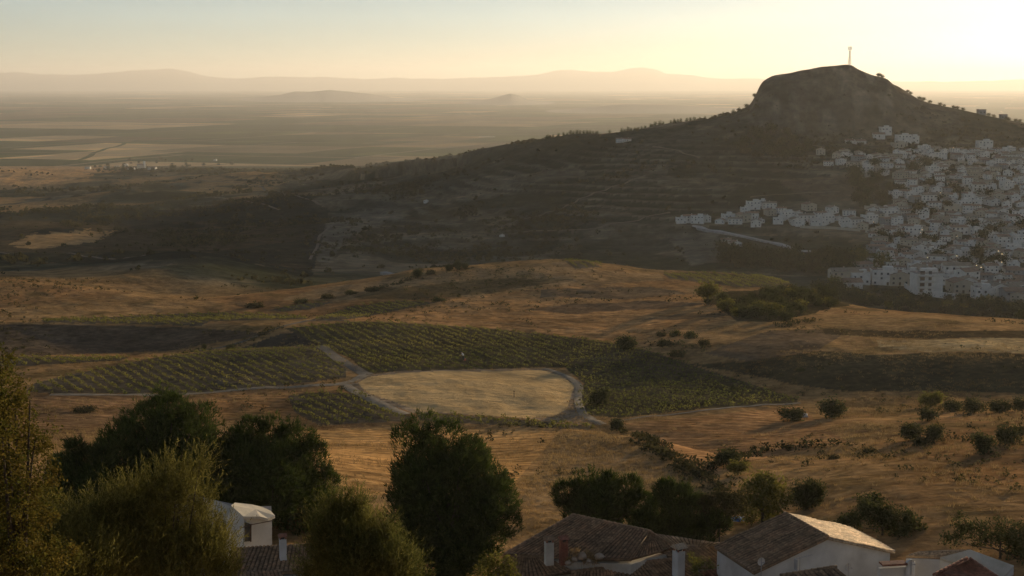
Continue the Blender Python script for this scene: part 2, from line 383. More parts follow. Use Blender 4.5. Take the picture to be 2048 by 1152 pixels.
# greener foothills towards the plain
mixw(np.clip((YY-2050)/200, 0, 1)*np.clip((PXg-300)/150, 0, 1), (.085,.085,.045))
mixw(np.clip((YY-2200)/200, 0, 1)*np.clip((280-PXg)/80, 0, 1), (.40,.235,.11))  # left hill: sunlit orange put into the ground colour
def field(poly, c, a=1.0, ymin=0, ymax=450, wob=3.0):
    ox = n2*wob*2; oy = fbm(XX, YY, 7, 3, 31.)*wob
    mixw((inpoly(PXs+ox, PYg+oy, poly) & (YY > ymin) & (YY < ymax))*a, c)
field([(85,648),(280,653),(400,656),(545,667),(330,702),(80,712),(-200,712),(-200,650)], DRK, .9)  # shade of the hollow put into a darker soil colour
field([(480,696),(560,668),(600,664),(640,692)], (.07,.06,.045))
field([(680,641),(880,600),(1200,562),(1330,562),(1480,630),(1400,668),(1300,692),(1000,657),(800,643)], (.42,.245,.105))
field([(640,575),(840,552),(1130,523),(1200,540),(1320,548),(1330,560),(880,590),(700,600),(560,600)], (.33,.22,.11))
field([(760,575),(1000,555),(1150,560),(950,590),(830,598),(700,598)], (.11,.085,.04), .7, wob=8)
field([(1080,580),(1300,574),(1380,588),(1250,598),(1080,594)], (.15,.12,.08), .8, wob=6)  # shaded terrace bank painted as a dark band
field([(1040,618),(1150,608),(1300,601),(1430,606),(1270,620),(1150,628)], (.12,.09,.06), .8, wob=6)  # second bank, its shade painted likewise
field([(1280,640),(1360,628),(1480,624),(1430,634),(1350,640)], (.14,.11,.07), .7, wob=6)  # short shadow band put into the field colour
field([(1410,706),(1540,661),(1690,661),(1640,700),(1500,722)], (.17,.125,.08), .85, wob=6)
field([(1380,728),(1500,722),(1640,702),(1750,708),(1850,705),(2500,712),(2500,790),(1700,782),(1600,770)], (.065,.06,.034), .92, wob=6)  # slope turned from the sun, its shade painted into the ground
field([(1400,585),(1500,580),(1640,566),(1700,560),(2300,600),(2300,648),(2048,638),(1800,618),(1700,610),(1640,622),(1560,644),(1470,640)], (.05,.048,.026), .9, wob=8)
field([(1750,680),(2500,672),(2500,707),(1850,703),(1760,692)], (.46,.34,.17), wob=7)  # sunlit terrace grass painted a paler gold
field([(1640,655),(1800,662),(2500,660),(2500,678),(1800,676),(1650,668)], (.07,.055,.03), .9, wob=5)  # shaded bank above the terrace painted dark
field([(610,862),(780,851),(1120,864),(1060,930),(1010,990),(690,990)], (.54,.32,.125))
field([(1245,847),(1600,812),(1640,850),(1700,885),(1500,922),(1430,950),(1300,885)], (.38,.22,.10))
field([(1130,866),(1200,866),(1300,900),(1500,1010),(1400,1030),(1040,1000),(1080,930)], (.27,.19,.10), .8, wob=6)
field([(0,792),(380,790),(300,870),(0,900)], (.24,.15,.08), .8, wob=6)
for k, (poly, _, _) in VIN.items(): field(poly, (.12,.10,.07) if k not in 'bc' else (.10,.085,.05), wob=1.0)
PALE = [(715,765),(735,754),(800,746),(880,742),(960,743),(1085,740),(1120,752),(1150,770),(1144,785),(1140,800),(1132,818),(1105,833),(1060,836),(980,833),(900,826),(840,823),(780,801),(735,786)]
field([(700,768),(735,750),(800,742),(1088,736),(1126,749),(1158,770),(1151,802),(1150,825),(1200,848),(1180,852),(1060,838),(900,828),(825,826),(742,795)], (.32,.25,.17), wob=1.6)
field(PALE, (.64,.45,.215), wob=2.2)
pm_ = inpoly(PXs, PYg, PALE) & (YY < 300); SM[pm_] = .12
er = np.hypot((PXs-940)/215, (PYg-790)/46); base *= np.where(pm_, 1+.09*np.sin(er*70+n2*6)*np.clip(er-.25, 0, 1)+.10*n1+.12*n2, 1)[..., None]
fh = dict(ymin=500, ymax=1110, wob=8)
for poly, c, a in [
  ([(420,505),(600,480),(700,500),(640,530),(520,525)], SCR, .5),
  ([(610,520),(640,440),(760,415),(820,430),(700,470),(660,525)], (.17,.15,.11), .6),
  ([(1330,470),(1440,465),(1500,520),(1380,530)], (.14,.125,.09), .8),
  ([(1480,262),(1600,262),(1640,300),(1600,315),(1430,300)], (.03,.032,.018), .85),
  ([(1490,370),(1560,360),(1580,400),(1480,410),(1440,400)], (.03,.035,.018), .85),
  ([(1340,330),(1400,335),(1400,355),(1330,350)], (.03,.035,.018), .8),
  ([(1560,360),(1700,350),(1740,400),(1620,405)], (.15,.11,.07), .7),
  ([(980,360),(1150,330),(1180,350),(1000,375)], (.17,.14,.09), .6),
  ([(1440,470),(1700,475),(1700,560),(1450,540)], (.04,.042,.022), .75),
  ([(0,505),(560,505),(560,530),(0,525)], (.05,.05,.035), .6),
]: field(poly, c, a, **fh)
field([(-300,368),(560,358),(660,420),(620,560),(520,530),(420,512),(160,530),(-300,500)], (.024,.028,.021), .78, **fh)  # valley shade painted as a darker ground colour
field([(20,492),(60,470),(150,459),(235,462),(190,482),(90,496)], (.42,.26,.115), .8, 500, 1500, 16)  # ridge catching the sun, painted gold
field([(-200,338),(100,336),(195,350),(100,368),(-200,378)], (.46,.27,.12), .9, 1500, 3300, 6)  # sunlight on the far left hill painted in orange
def furrow(poly, ang, sp, amp):
    global base
    m_ = inpoly(PXs, PYg, poly) & (YY < 330); q_ = (XX*math.cos(ang)+YY*math.sin(ang))/sp+n1*3+fbm(XX, YY, 30, 2, 88.)*4
    base = base*np.where(m_, 1+amp*np.sin(q_*2*PI)*(.6+vnoise(XX*.5, YY*.5)), 1)[..., None]
furrow([(610,862),(780,851),(1120,864),(1060,930),(1010,990),(690,990)], 1.45, 2.6, .20)
furrow([(1245,847),(1600,812),(1640,850),(1700,885),(1500,922),(1430,950),(1300,885)], 1.15, 2.3, .22)
furrow([(680,641),(880,600),(1200,562),(1330,562),(1480,630),(1400,668),(1300,692),(1000,657),(800,643)], 1.3, 4.5, .14)
furrow([(0,792),(560,782),(620,860),(300,870),(0,900)], 1.5, 2.4, .2)
# rock and scrub of the table hill
mixw(mw*.9, (.12,.098,.068)); mixw(mw*np.clip(fbm(XX*2.2, Z*.8, 16, 4, 21.)*7, 0, 1)*.8, (.21,.175,.125)); mixw(mw*np.clip((fbm(XX, Z*2, 18, 4, 2.)-.02)*8, 0, 1)*.6, (.035,.036,.02))
base *= (1+.5*fbm(XX, YY, 3.5, 2, 40.))[..., None]*np.where(((YY < 470) & (SM > .5))[..., None], (1+.75*fbm(XX, YY, 13, 4, 41.))[..., None], 1)
base = np.where((YY < 470)[..., None], base*np.array([.92, .88, .85]), base); base = np.clip(base, .01, .8)
def strip(r0, r1, name, m):
    V = np.stack([XX[r0:r1+1], YY[r0:r1+1], WZ[r0:r1+1]], -1).reshape(-1, 3)
    n = r1-r0; i = np.arange(n)[:, None]*NC+np.arange(NC-1)[None]; i = i.ravel()
    Fc = np.stack([i, i+1, i+1+NC, i+NC], 1)
    me = np_mesh(name, V, 4, Fc, m, True, {'col': np.concatenate([base, SM[..., None]], -1)[r0:r1+1].reshape(-1, 4)})
    return tag(link(bpy.data.objects.new(name, me)), kind='structure')
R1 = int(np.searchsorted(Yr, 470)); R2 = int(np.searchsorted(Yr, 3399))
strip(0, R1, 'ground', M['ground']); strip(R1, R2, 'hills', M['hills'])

# --- the plain, patchwork of fields
def plain_mat():
    m, nt, b = mat('plain')
    g = N(nt, 'ShaderNodeNewGeometry'); wn = noise(nt, .0006, 3, g.outputs['Position'])
    va = N(nt, 'ShaderNodeVectorMath', operation='SCALE'); va.inputs['Scale'].default_value = 260
    nt.links.new(wn.outputs['Color'], va.inputs[0])
    ad = N(nt, 'ShaderNodeVectorMath', operation='ADD'); nt.links.new(g.outputs['Position'], ad.inputs[0]); nt.links.new(va.outputs[0], ad.inputs[1])
    def bricks(rot, w, hh_, mortar, off):
        mp = N(nt, 'ShaderNodeMapping'); mp.inputs['Rotation'].default_value = (0, 0, rot); mp.inputs['Location'].default_value = (off, off*.7, 0)
        nt.links.new(ad.outputs[0], mp.inputs[0])
        k = N(nt, 'ShaderNodeTexBrick'); k.offset = .37; k.squash = 1.6; k.squash_frequency = 3
        nt.links.new(mp.outputs[0], k.inputs['Vector'])
        k.inputs['Color1'].default_value = (0, 0, 0, 1); k.inputs['Color2'].default_value = (1, 1, 1, 1); k.inputs['Mortar'].default_value = (.5, .5, .5, 1)
        k.inputs['Scale'].default_value = 1; k.inputs['Mortar Size'].default_value = mortar; k.inputs['Mortar Smooth'].default_value = .3
        k.inputs['Brick Width'].default_value = w; k.inputs['Row Height'].default_value = hh_
        return k
    GR = (.045, .065, .022); GR2 = (.075, .09, .032); TN = (.52, .36, .18); BR = (.15, .105, .055); BR2 = (.24, .175, .09)
    k1 = bricks(.35, 640, 900, 7, 100); k2 = bricks(.35+PI/2*0, 300, 480, 5, 900); k3 = bricks(-.12, 1500, 2600, 10, 3000)
    r1 = ramp(nt, k1.outputs[0], [(0, GR), (.36, GR2), (.56, BR), (.70, GR), (.86, BR2), (.95, TN)], 'CONSTANT')
    r2 = ramp(nt, k2.outputs[0], [(0, GR2), (.32, GR), (.52, BR), (.66, GR2), (.82, TN), (.88, BR2)], 'CONSTANT')
    sel = ramp(nt, k3.outputs[0], [(0, (0, 0, 0)), (.55, (1, 1, 1))], 'CONSTANT')
    c = mixc(nt, sel.outputs[0], r1.outputs[0], r2.outputs[0])
    k4 = bricks(.35, 150, 230, 0, 5000); r4 = ramp(nt, k4.outputs[0], [(0, (.78,)*3), (.5, (1,)*3), (.86, (1.5, 1.4, 1.25))], 'CONSTANT'); c = mixc(nt, .8, c, r4.outputs[0], 'MULTIPLY')
    nz = noise(nt, .004, 5, g.outputs['Position']); rr = ramp(nt, nz.outputs[0], [(.3, (.85, .88, .88)), (.7, (1.15, 1.12, 1.1))])
    c = mixc(nt, 1., c, rr.outputs[0], 'MULTIPLY')
    c = mixc(nt, k1.outputs['Fac'], c, (.30, .23, .14))
    sc_ = noise(nt, .0013, 6, g.outputs['Position'], .7); ss_ = ramp(nt, sc_.outputs[0], [(.52, (0, 0, 0)), (.6, (1, 1, 1))])
    ms = N(nt, 'ShaderNodeMath', operation='MULTIPLY'); ms.inputs[1].default_value = .4; nt.links.new(ss_.outputs[0], ms.inputs[0])
    c = mixc(nt, ms.outputs[0], c, (.075, .08, .042))
    nt.links.new(c, b.inputs['Base Color']); b.inputs['Roughness'].default_value = 1; b.inputs['Specular IOR Level'].default_value = 0
    return m
M['plain'] = plain_mat()
strip(R2, NR-1, 'plain', M['plain'])
# --- far mountains and low hills on the plain
M['mount'] = simple('mountain_scrub', (.07, .075, .05), (.16, .13, .09), .0015, 1)
def range_(name, Yc, depth, prof, nz_=.12):
    """prof: (px, py) skyline; a ridge with slopes on both sides"""
    px = np.arange(prof[0][0], prof[-1][0]+1, 5.0); py = np.interp(px, [p[0] for p in prof], [p[1] for p in prof])
    if Yc > 30000: py = py+fbm(px, px*0, 60, 4, 2.)*7+fbm(px, px*0, 14, 2, 5.)*1.5
    s, t = st(px, py); top = t*Yc+CZ
    rows = np.linspace(-1, 1, 13); V = []
    for u in rows:
        y = Yc+u*depth; w = (1-abs(u))**1.25
        nzv = fbm(s*Yc, np.full_like(s, y), depth*.5, 4, 3.3)*nz_*np.maximum(top, 0)*(1 if abs(u) > .05 else .35)*4*w*(1-w+.15)
        V.append(np.stack([s*y, np.full_like(s, y), np.maximum(top, -3)*w+nzv-4], 1))
    V = np.concatenate(V); n = len(px); i = (np.arange(12)[:, None]*n+np.arange(n-1)[None]).ravel()
    me = np_mesh(name, V, 4, np.stack([i, i+1, i+1+n, i+n], 1), M['mount'], True)
    return tag(link(bpy.data.objects.new(name, me)), kind='structure')
range_('mountains', 40000, 4500, [(-700,158),(-100,150),(0,146),(30,143),(80,147),(130,150),(190,147),(225,145),(260,141),(340,138),(370,142),(410,151),(470,156),(560,153),(640,154),(740,157),(900,157),(980,154),(1040,150),(1070,148),(1100,142),(1140,140),(1180,142),(1220,142),(1250,137),(1290,133),(1310,137),(1330,146),(1380,150),(1440,157),(1520,158),(1650,162),(1900,163),(2048,160),(2300,160),(2800,165)])
range_('hills', 17000, 2600, [(400,206),(500,196),(560,189),(590,182),(620,183),(660,179),(690,182),(740,187),(790,196),(860,198),(930,206)], .1)
range_('hills', 14000, 1500, [(880,212),(960,200),(985,196),(1005,190),(1022,186),(1040,191),(1055,198),(1100,204),(1170,212)], .1)
range_('hills', 10000, 900, [(1080,222),(1180,213),(1250,207),(1330,208),(1400,212),(1500,216),(1560,220)], .25)

# ------------------------------------------------------------------ tracks and roads, laid on the land
def drape(name, pts, w, m, lift=.12, kind='structure', ymin=100, step=1.5):
    W = [hit(*p, ymin) for p in pts]; Q = []
    for a, b in zip(W[:-1], W[1:]):
        n = max(2, int((b-a).length/step))
        for i in range(n): Q.append(a.lerp(b, i/n))
    Q.append(W[-1]); q = np.array([(p.x, p.y) for p in Q])
    for _ in range(6): q[1:-1] = (q[:-2]+q[1:-1]*2+q[2:])/4
    d = np.gradient(q, axis=0); d /= np.linalg.norm(d, axis=1)[:, None]+1e-9; nrm = np.stack([-d[:, 1], d[:, 0]], 1)
    ww = w*(1+.3*(vnoise(np.arange(len(q))*.3, np.zeros(len(q)))-.5))/2
    cols = []
    for k in (-1, -.5, 0, .5, 1):
        p = q+nrm*(ww*k)[:, None]; z = gh(p[:, 0], p[:, 1])+lift*(1-.6*abs(k)); cols.append(np.column_stack([p, z]))
    V = np.stack(cols, 1).reshape(-1, 3); n = len(q)
    i = (np.arange(n-1)[:, None]*5+np.arange(4)[None]).ravel()
    me = np_mesh(name, V, 4, np.stack([i, i+1, i+6, i+5], 1), m, True)
    return tag(link(bpy.data.objects.new(name, me)), kind=kind)
M['track'] = simple('pale_track', (.20, .155, .10), (.32, .25, .165), .6, 1, .05)
M['track2'] = simple('grey_track', (.12, .095, .07), (.18, .145, .10), .5, 1, .05)
M['lane'] = simple('concrete_lane', (.30, .29, .27), (.42, .41, .38), .3, 1)
drape('dirt_road', [(100,790),(250,790),(390,789),(450,781),(560,775),(640,772),(690,768),(715,760),(733,748)], 2.0, M['track'])
drape('dirt_road', [(640,692),(665,710),(690,728),(720,742),(735,750)], 2.6, M['track2'])
drape('dirt_road', [(690,769),(712,785),(760,808),(815,829)], 2.2, M['track'])
drape('dirt_road', [(1090,738),(1130,750),(1160,770),(1155,800),(1163,828),(1205,850)], 1.5, M['track'])
drape('dirt_road', [(1235,843),(1320,831),(1400,822),(1500,813),(1600,806)], .9, M['track'])
drape('dirt_road', [(700,642),(620,640),(560,655),(470,690),(380,704)], 1.2, M['track2'])


drape('road', [(1385,452),(1430,461),(1480,471),(1530,482),(1570,491),(1595,501)], 4.0, M['lane'], .5, ymin=560)
drape('road', [(1592,503),(1622,503)], 9, M['lane'], .6, ymin=560)
drape('road', [(1800,335),(1860,380),(1900,430),(1880,480),(1930,540)], 4, M['track2'], .5, ymin=560)
for pts, w in (([(1305,294),(1330,296),(1360,303),(1400,316)], 3.5), ([(1583,268),(1580,285),(1640,293),(1740,300)], 2.5), ([(1650,322),(1700,335),(1800,345)], 3),
               ([(985,462),(1040,440),(1110,422),(1180,390),(1290,352)], 3), ([(620,520),(640,470),(700,440),(800,418)], 3), ([(400,360),(520,372),(600,395),(640,410)], 4),
               ([(430,395),(500,405),(560,420)], 3.5), ([(1500,395),(1580,388),(1680,384)], 2.5), ([(1000,470),(1180,460),(1340,425)], 2.5), ([(0,505),(150,508),(300,512)], 3)):
    drape('hill_track', pts, w*.6, M['track2'], .45, ymin=560, step=4)

# ------------------------------------------------------------------ leaves
def unit(a): return a/(np.linalg.norm(a, axis=1)[:, None]+1e-9)
def shell(lobes, n, inner=.72, clump=0):
    L = np.array(lobes, float); w = (L[:, 3]*L[:, 5])**1.0*1.0; k = rng.choice(len(L), n, p=w/w.sum())
    d = unit(rng.normal(size=(n, 3))); r = inner+(1.06-inner)*rng.random(n)**.7
    if clump and n > clump*8:
        m = n//clump; ck = k[:m]; cd_ = d[:m]; j = rng.integers(0, m, n); k = ck[j]; sg = np.minimum(.5, .9/np.sqrt(m/len(L)))
        off = rng.normal(size=(n, 3))*sg; d = unit(cd_[j]+off); r = r[j]*(.86+.3*rng.random(m)[j])-.10*(off**2).sum(1)/sg**2*.3+.04*rng.normal(size=n)
    else:
        hole = vnoise(d[:, 0]*3+k*7, d[:, 2]*3+d[:, 1]*3); r = r*(.80+.34*hole)
    return L[k, :3]+d*r[:, None]*L[k, 3:6], d
def blades(c, d, L, w):
    """triangles from c along d"""
    n = len(c); s = unit(np.cross(d, rng.normal(size=(n, 3)))); w = w/2
    a = c-s*w; b = c+s*w; t = c+d*L[:, None]
    V = np.stack([a, b, t], 1).reshape(-1, 3); return V, np.arange(3*n).reshape(-1, 3)
def quads(c, size, up=.0):
    n = len(c); u = unit(rng.normal(size=(n, 3))); v = unit(np.cross(u, rng.normal(size=(n, 3))+np.array([0, 0, up])))
    sz = (size*(.6+.8*rng.random(n)))[:, None]/2
    V = np.stack([c-u*sz, c-v*sz*.6, c+u*sz, c+v*sz*.6], 1).reshape(-1, 3); return V, np.arange(4*n).reshape(-1, 4)
def pine_crown(lobes, n, L=.42, w=.085, per=6, up=.8):
    n1_ = n//2; ca, da = shell(lobes, n1_, .66, 22); cb, db = shell(lobes, n-n1_, .55); c = np.concatenate([ca, cb]); d = np.concatenate([da, db]); base = unit(d*.6+np.array([0, 0, up])+rng.normal(size=(n, 3))*.25)
    c = np.repeat(c, per, 0)+rng.normal(size=(n*per, 3))*L*.22; dd = unit(np.repeat(base, per, 0)+rng.normal(size=(n*per, 3))*.45)
    return blades(c, dd, L*(.6+.8*rng.random(n*per)), w)
def plume_crown(lobes, n, length=.9, m=15, L=.13, w=.03):
    c, d = shell(lobes, n, .35); base = unit(d*.55+np.array([0, 0, .95])+rng.normal(size=(n, 3))*.3)
    bend = rng.normal(size=(n, 3))*.22; C = []; D = []
    for j in range(m):
        u = j/m; C.append(c+base*(length*(u-.5))+bend*(length*u*u)); D.append(base+rng.normal(size=(n, 3))*(.75-.35*u))
    C = np.concatenate(C); D = unit(np.concatenate(D)); return blades(C, D, L*(.6+.8*rng.random(len(C))), w)
def leaf_crown(lobes, n, size): 
    c, d = shell(lobes, n, .45, 14 if n < 5000 else 40); return quads(c+rng.normal(size=c.shape)*size, size)
G = {
 'pine': leafmat('pine_needles', (.026,.040,.009), (.064,.080,.018), .38),
 'plume': leafmat('tamarisk_sprays', (.09,.085,.022), (.17,.15,.042), .42),
 'plume2': leafmat('green_sprays', (.075,.08,.022), (.14,.13,.036), .42),
 'leaf': leafmat('turning_leaves', (.062,.066,.014), (.13,.095,.022), .4, 1.6),
 'olive': leafmat('olive_leaves', (.042,.046,.016), (.08,.08,.028), .35, .3),
 'bright': leafmat('light_leaves', (.10,.095,.022), (.17,.15,.035), .45, .2),
 'rust': leafmat('autumn_leaves', (.13,.085,.03), (.17,.12,.04), .4, .3),
 'vine': leafmat('vine_leaves', (.105,.11,.026), (.205,.18,.046), .45, .05),
 'grass': leafmat('dry_grass', (.24,.155,.065), (.38,.26,.115), .3, .08),
 'scrub': leafmat('scrub_leaves', (.036,.036,.014), (.085,.072,.028), .3, .02),
}
M['bark'] = simple('bark', (.035, .026, .018), (.08, .06, .042), 6, .95, .01)
def trunk_mb(base, lobes, r):
    mb = MB(); base = Vector(base); L = [Vector(l[:3]) for l in lobes]
    mid = sum(L, Vector())/len(L); top = Vector((base.x*.5+mid.x*.5, base.y*.5+mid.y*.5, mid.z))
    fork = base.lerp(top, .45)
    mb.tube([base-Vector((0, 0, .4)), base.lerp(fork, .5)+Vector((r*.4, 0, 0)), fork, top], [r*1.3, r, r*.85, r*.4], 8)
    for c in L[:14]:
        a = base.lerp(top, random.uniform(.35, .8)); m = a.lerp(c, .55)+Vector((0, 0, -.08*(c-a).length))
        mb.tube([a, m, c], [r*.42, r*.25, r*.08], 5)
    return mb
def big_tree(name, Y, plobes, style, n, gmat, label, cat, r=.25, base=None, yr=.85, **kw):
    lobes = []
    for px, py, rp in plobes:
        y = Y+random.uniform(-.5, .5)*rp*Y/F; p = P(px, py, y); R = rp*Y/F
        lobes.append((p.x, p.y, p.z, R, R*yr, R*.95))
        for q in (-1, 1):
            if rp > 45: lobes.append((p.x+random.uniform(-.3, .3)*R, p.y+q*R*.8, p.z-R*.15, R*.85, R*.8, R*.85))
    bx = sum(l[0] for l in lobes)/len(lobes); by = Y
    bz = float(gh(bx, by)); o = empty(name, (bx, by, bz), 0, label, cat)
    rel_ = [(l[0]-bx, l[1]-by, l[2]-bz, *l[3:]) for l in lobes]
    V, Fc = style(rel_, n, **kw)
    V = V[:]; k = Fc.shape[1]
    link(bpy.data.objects.new('crown', np_mesh('crown', V, k, Fc, gmat)), o)
    trunk_mb((0, 0, 0), rel_, r).build('trunk', M['bark'], o, True)
    return o
big_tree('pine_tree', 118, [(335,800,36),(340,830,50),(300,850,62),(385,850,55),(262,890,66),(350,920,100),(428,930,52),(240,950,80),(330,1010,120),(430,1010,70),(220,1030,90)], pine_crown, 15000, G['pine'], 'tall dense dark pine with a rounded crown, left of the white shed', 'pine tree', .35)
big_tree('pine_tree', 112, [(150,895,22),(175,920,30),(205,915,24),(130,950,46),(190,970,50),(150,1010,60)], pine_crown, 5200, G['pine'], 'small dark pine between the leafy tree at the left edge and the tall rounded pine', 'pine tree', .2)
big_tree('pine_tree', 122, [(500,865,36),(545,860,34),(590,880,45),(480,910,60),(620,920,42),(560,950,84),(650,965,34),(600,1010,74),(500,990,76),(655,1010,30),(470,960,50)], pine_crown, 14000, G['pine'], 'broad dark pine rising behind the white shed, spiky on its right side', 'pine tree', .35, up=1.0)
big_tree('pine_tree', 108, [(845,848,32),(820,880,40),(890,875,45),(840,940,66),(930,915,50),(960,960,50),(900,990,92),(985,1000,52),(1005,1040,40),(840,1040,70),(940,1070,76),(870,1110,90),(830,990,60)], pine_crown, 17000, G['pine'], 'big dark pine in the middle foreground with a narrow top', 'pine tree', .4)
big_tree('pine_tree', 114, [(1175,958,26),(1215,965,26),(1140,990,32),(1200,1005,52),(1250,985,36),(1275,1010,34),(1160,1030,36),(1190,1070,50),(1250,1060,45)], pine_crown, 4200, G['pine'], 'open-branched pine just behind the large weathered roof, left one of two', 'pine tree', .25, L=.5)
big_tree('pine_tree', 112, [(1330,985,26),(1360,1000,32),(1320,1030,40),(1390,1030,40),(1430,1045,28),(1370,1060,40),(1290,1045,26),(1320,1075,40),(1400,1080,36)], pine_crown, 3800, G['pine'], 'low spreading pine behind the roofs, right one of two and next to the blue sheet', 'pine tree', .22, L=.5)
big_tree('leafy_tree', 37, [(0,725,36),(-50,780,110),(30,790,40),(60,800,30),(15,850,70),(70,880,42),(-30,900,130),(40,950,80),(85,960,36),(20,1010,100),(95,1010,44),(0,1080,90),(60,1120,80)], leaf_crown, 34000, G['leaf'], 'leafy tree with turning yellow and orange leaves at the left edge', 'tree', .22, size=.085)
big_tree('tamarisk', 44, [(400,925,30),(330,935,30),(362,962,46),(300,970,44),(408,990,34),(250,1010,60),(340,1030,80),(408,1078,58),(180,1040,60),(260,1100,90),(380,1130,90),(450,1130,45)], plume_crown, 5200, G['plume'], 'feathery yellow-brown tamarisk bush in front of the white shed', 'shrub', .12)
big_tree('tamarisk', 41, [(60,1050,56),(120,1030,44),(20,1080,70),(100,1110,90),(180,1130,70),(-40,1060,80)], plume_crown, 3600, G['plume'], 'low feathery brown tamarisk in the bottom left corner', 'shrub', .12)
big_tree('tamarisk', 47, [(675,1005,26),(710,1010,26),(648,1040,30),(700,1050,52),(760,1060,34),(645,1090,40),(700,1115,76),(780,1110,50),(640,1140,40),(820,1140,36),(605,1150,18)], plume_crown, 5000, G['plume2'], 'green feathery bush with upright tips in the bottom middle', 'shrub', .12)
big_tree('leafy_shrub', 84, [(985,1120,22),(1010,1130,24),(975,1145,30),(1020,1150,22)], leaf_crown, 1800, G['bright'], 'small yellow-green shrub at the lower left corner of the weathered roof', 'shrub', .06, size=.16)
big_tree('round_tree', 121, [(1530,965,30),(1508,985,32),(1555,985,32),(1530,1010,40),(1500,1020,26)], leaf_crown, 6500, G['bright'], 'light yellow-green round tree beyond the gabled white house', 'tree', .14, size=.22)
big_tree('round_tree', 124, [(1600,978,20),(1628,982,24),(1612,1000,26)], leaf_crown, 4800, G['olive'], 'dark round tree just right of the light green one beyond the gabled house', 'tree', .12, size=.2)
big_tree('round_tree', 110, [(1735,1020,24),(1765,1035,30),(1800,1045,34),(1830,1060,24),(1700,1045,26)], leaf_crown, 8500, G['olive'], 'dark thicket beside the right eave of the gabled white house', 'thicket', .1, size=.2)
big_tree('round_tree', 100, [(1930,1050,26),(1960,1070,30),(2000,1060,34),(2045,1070,40),(2060,1110,50),(1900,1070,20)], leaf_crown, 8500, G['olive'], 'dark green thicket in the lower right corner behind the low pale house', 'thicket', .1, size=.19)
big_tree('leafy_shrub', 112, [(1440,1000,26),(1470,1010,30),(1410,1005,20)], leaf_crown, 3600, G['scrub'], 'grey-green bush beside the gully, left of the light green round tree', 'shrub', .06, size=.2)

# prototypes for the trees farther off: unit radius crown, trunk
def proto(name, n, size, gmat, shape='round', seed=0):
    r_ = random.Random(seed); lobes = []
    if shape == 'round':
        lobes = [(0, 0, .95, .8, .8, .7)]+[(math.cos(a)*.5, math.sin(a)*.5, .75+r_.uniform(-.2, .45), r_.uniform(.35, .55),)*1+(0, 0) for a in ()]
        for q in range(7):
            a = q*PI*2/7+r_.uniform(-.3, .3); rr = r_.uniform(.32, .52); lobes.append((math.cos(a)*.55, math.sin(a)*.55, r_.uniform(.55, 1.35), rr, rr, rr*.9))
        hgt = .9
    elif shape == 'cone':
        for q in range(5): lobes.append((r_.uniform(-.05, .05), r_.uniform(-.05, .05), .5+q*.62, .52-.085*q, .52-.085*q, .55))
        hgt = 1.5
    else:
        for q in range(6):
            a = q*PI/3+r_.uniform(-.4, .4); rr = r_.uniform(.4, .6); lobes.append((math.cos(a)*.6, math.sin(a)*.6, rr*.7, rr, rr, rr*.8))
        hgt = .4
    o = empty(name, (0, 0, 0)); V, Fc = leaf_crown(lobes, n, size)
    link(bpy.data.objects.new('crown', np_mesh('crown', V, 4, Fc, gmat)), o)
    mb = MB().tube([(0, 0, -.35), (.04, .03, hgt*.5), (0, 0, hgt)], [.1, .075, .04], 6)
    for q in range(3): mb.tube([(0, 0, hgt*.5), (math.cos(q*2.1)*.4, math.sin(q*2.1)*.4, hgt)], [.05, .02], 4)
    mb.build('trunk', M['bark'], o, True)
    KIDS[o.name] = [c for c in COL.objects if c.parent == o]
    return o
class Pool:
    def __init__(s, protos): s.p = protos; s.used = set(); s.i = 0
    def put(s, loc, sc, label, cat, group=None, k=None):
        k = s.i % len(s.p) if k is None else k; s.i += 1; p = s.p[k]
        if k not in s.used: s.used.add(k); o = p
        else: o = copy_tree(p)
        o.location = loc; o.rotation_euler = (0, 0, random.uniform(0, 6.28)); o.scale = sc
        tag(o, label, cat)
        if group: o['group'] = group
        return o
    def done(s):
        for k, p in enumerate(s.p):
            if k not in s.used:
                for c in KIDS[p.name]: bpy.data.objects.remove(c)
                bpy.data.objects.remove(p)
def ordn(n):
    o = ['first','second','third','fourth','fifth','sixth','seventh','eighth','ninth','tenth','eleventh','twelfth','thirteenth','fourteenth','fifteenth','sixteenth','seventeenth','eighteenth','nineteenth']
    if n <= 19: return o[n-1]
    if n > 99: return 'hundredth' if n == 100 else 'hundred-and-'+ordn(n-100)
    t = {80: 'eight', 90: 'ninet', 20: 'twent', 30: 'thirt', 40: 'fort', 50: 'fift', 60: 'sixt', 70: 'sevent'}[n//10*10]
    return t+'ieth' if n % 10 == 0 else t+'y-'+o[n % 10-1]
mid = Pool([proto('round_tree', 1500, .19, G['olive'], 'round', 1), proto('round_tree', 1500, .19, G['olive'], 'round', 2), proto('round_tree', 1400, .2, G['bright'], 'round', 3), proto('shrub', 900, .22, G['scrub'], 'low', 4), proto('shrub', 900, .22, G['olive'], 'low', 5)])
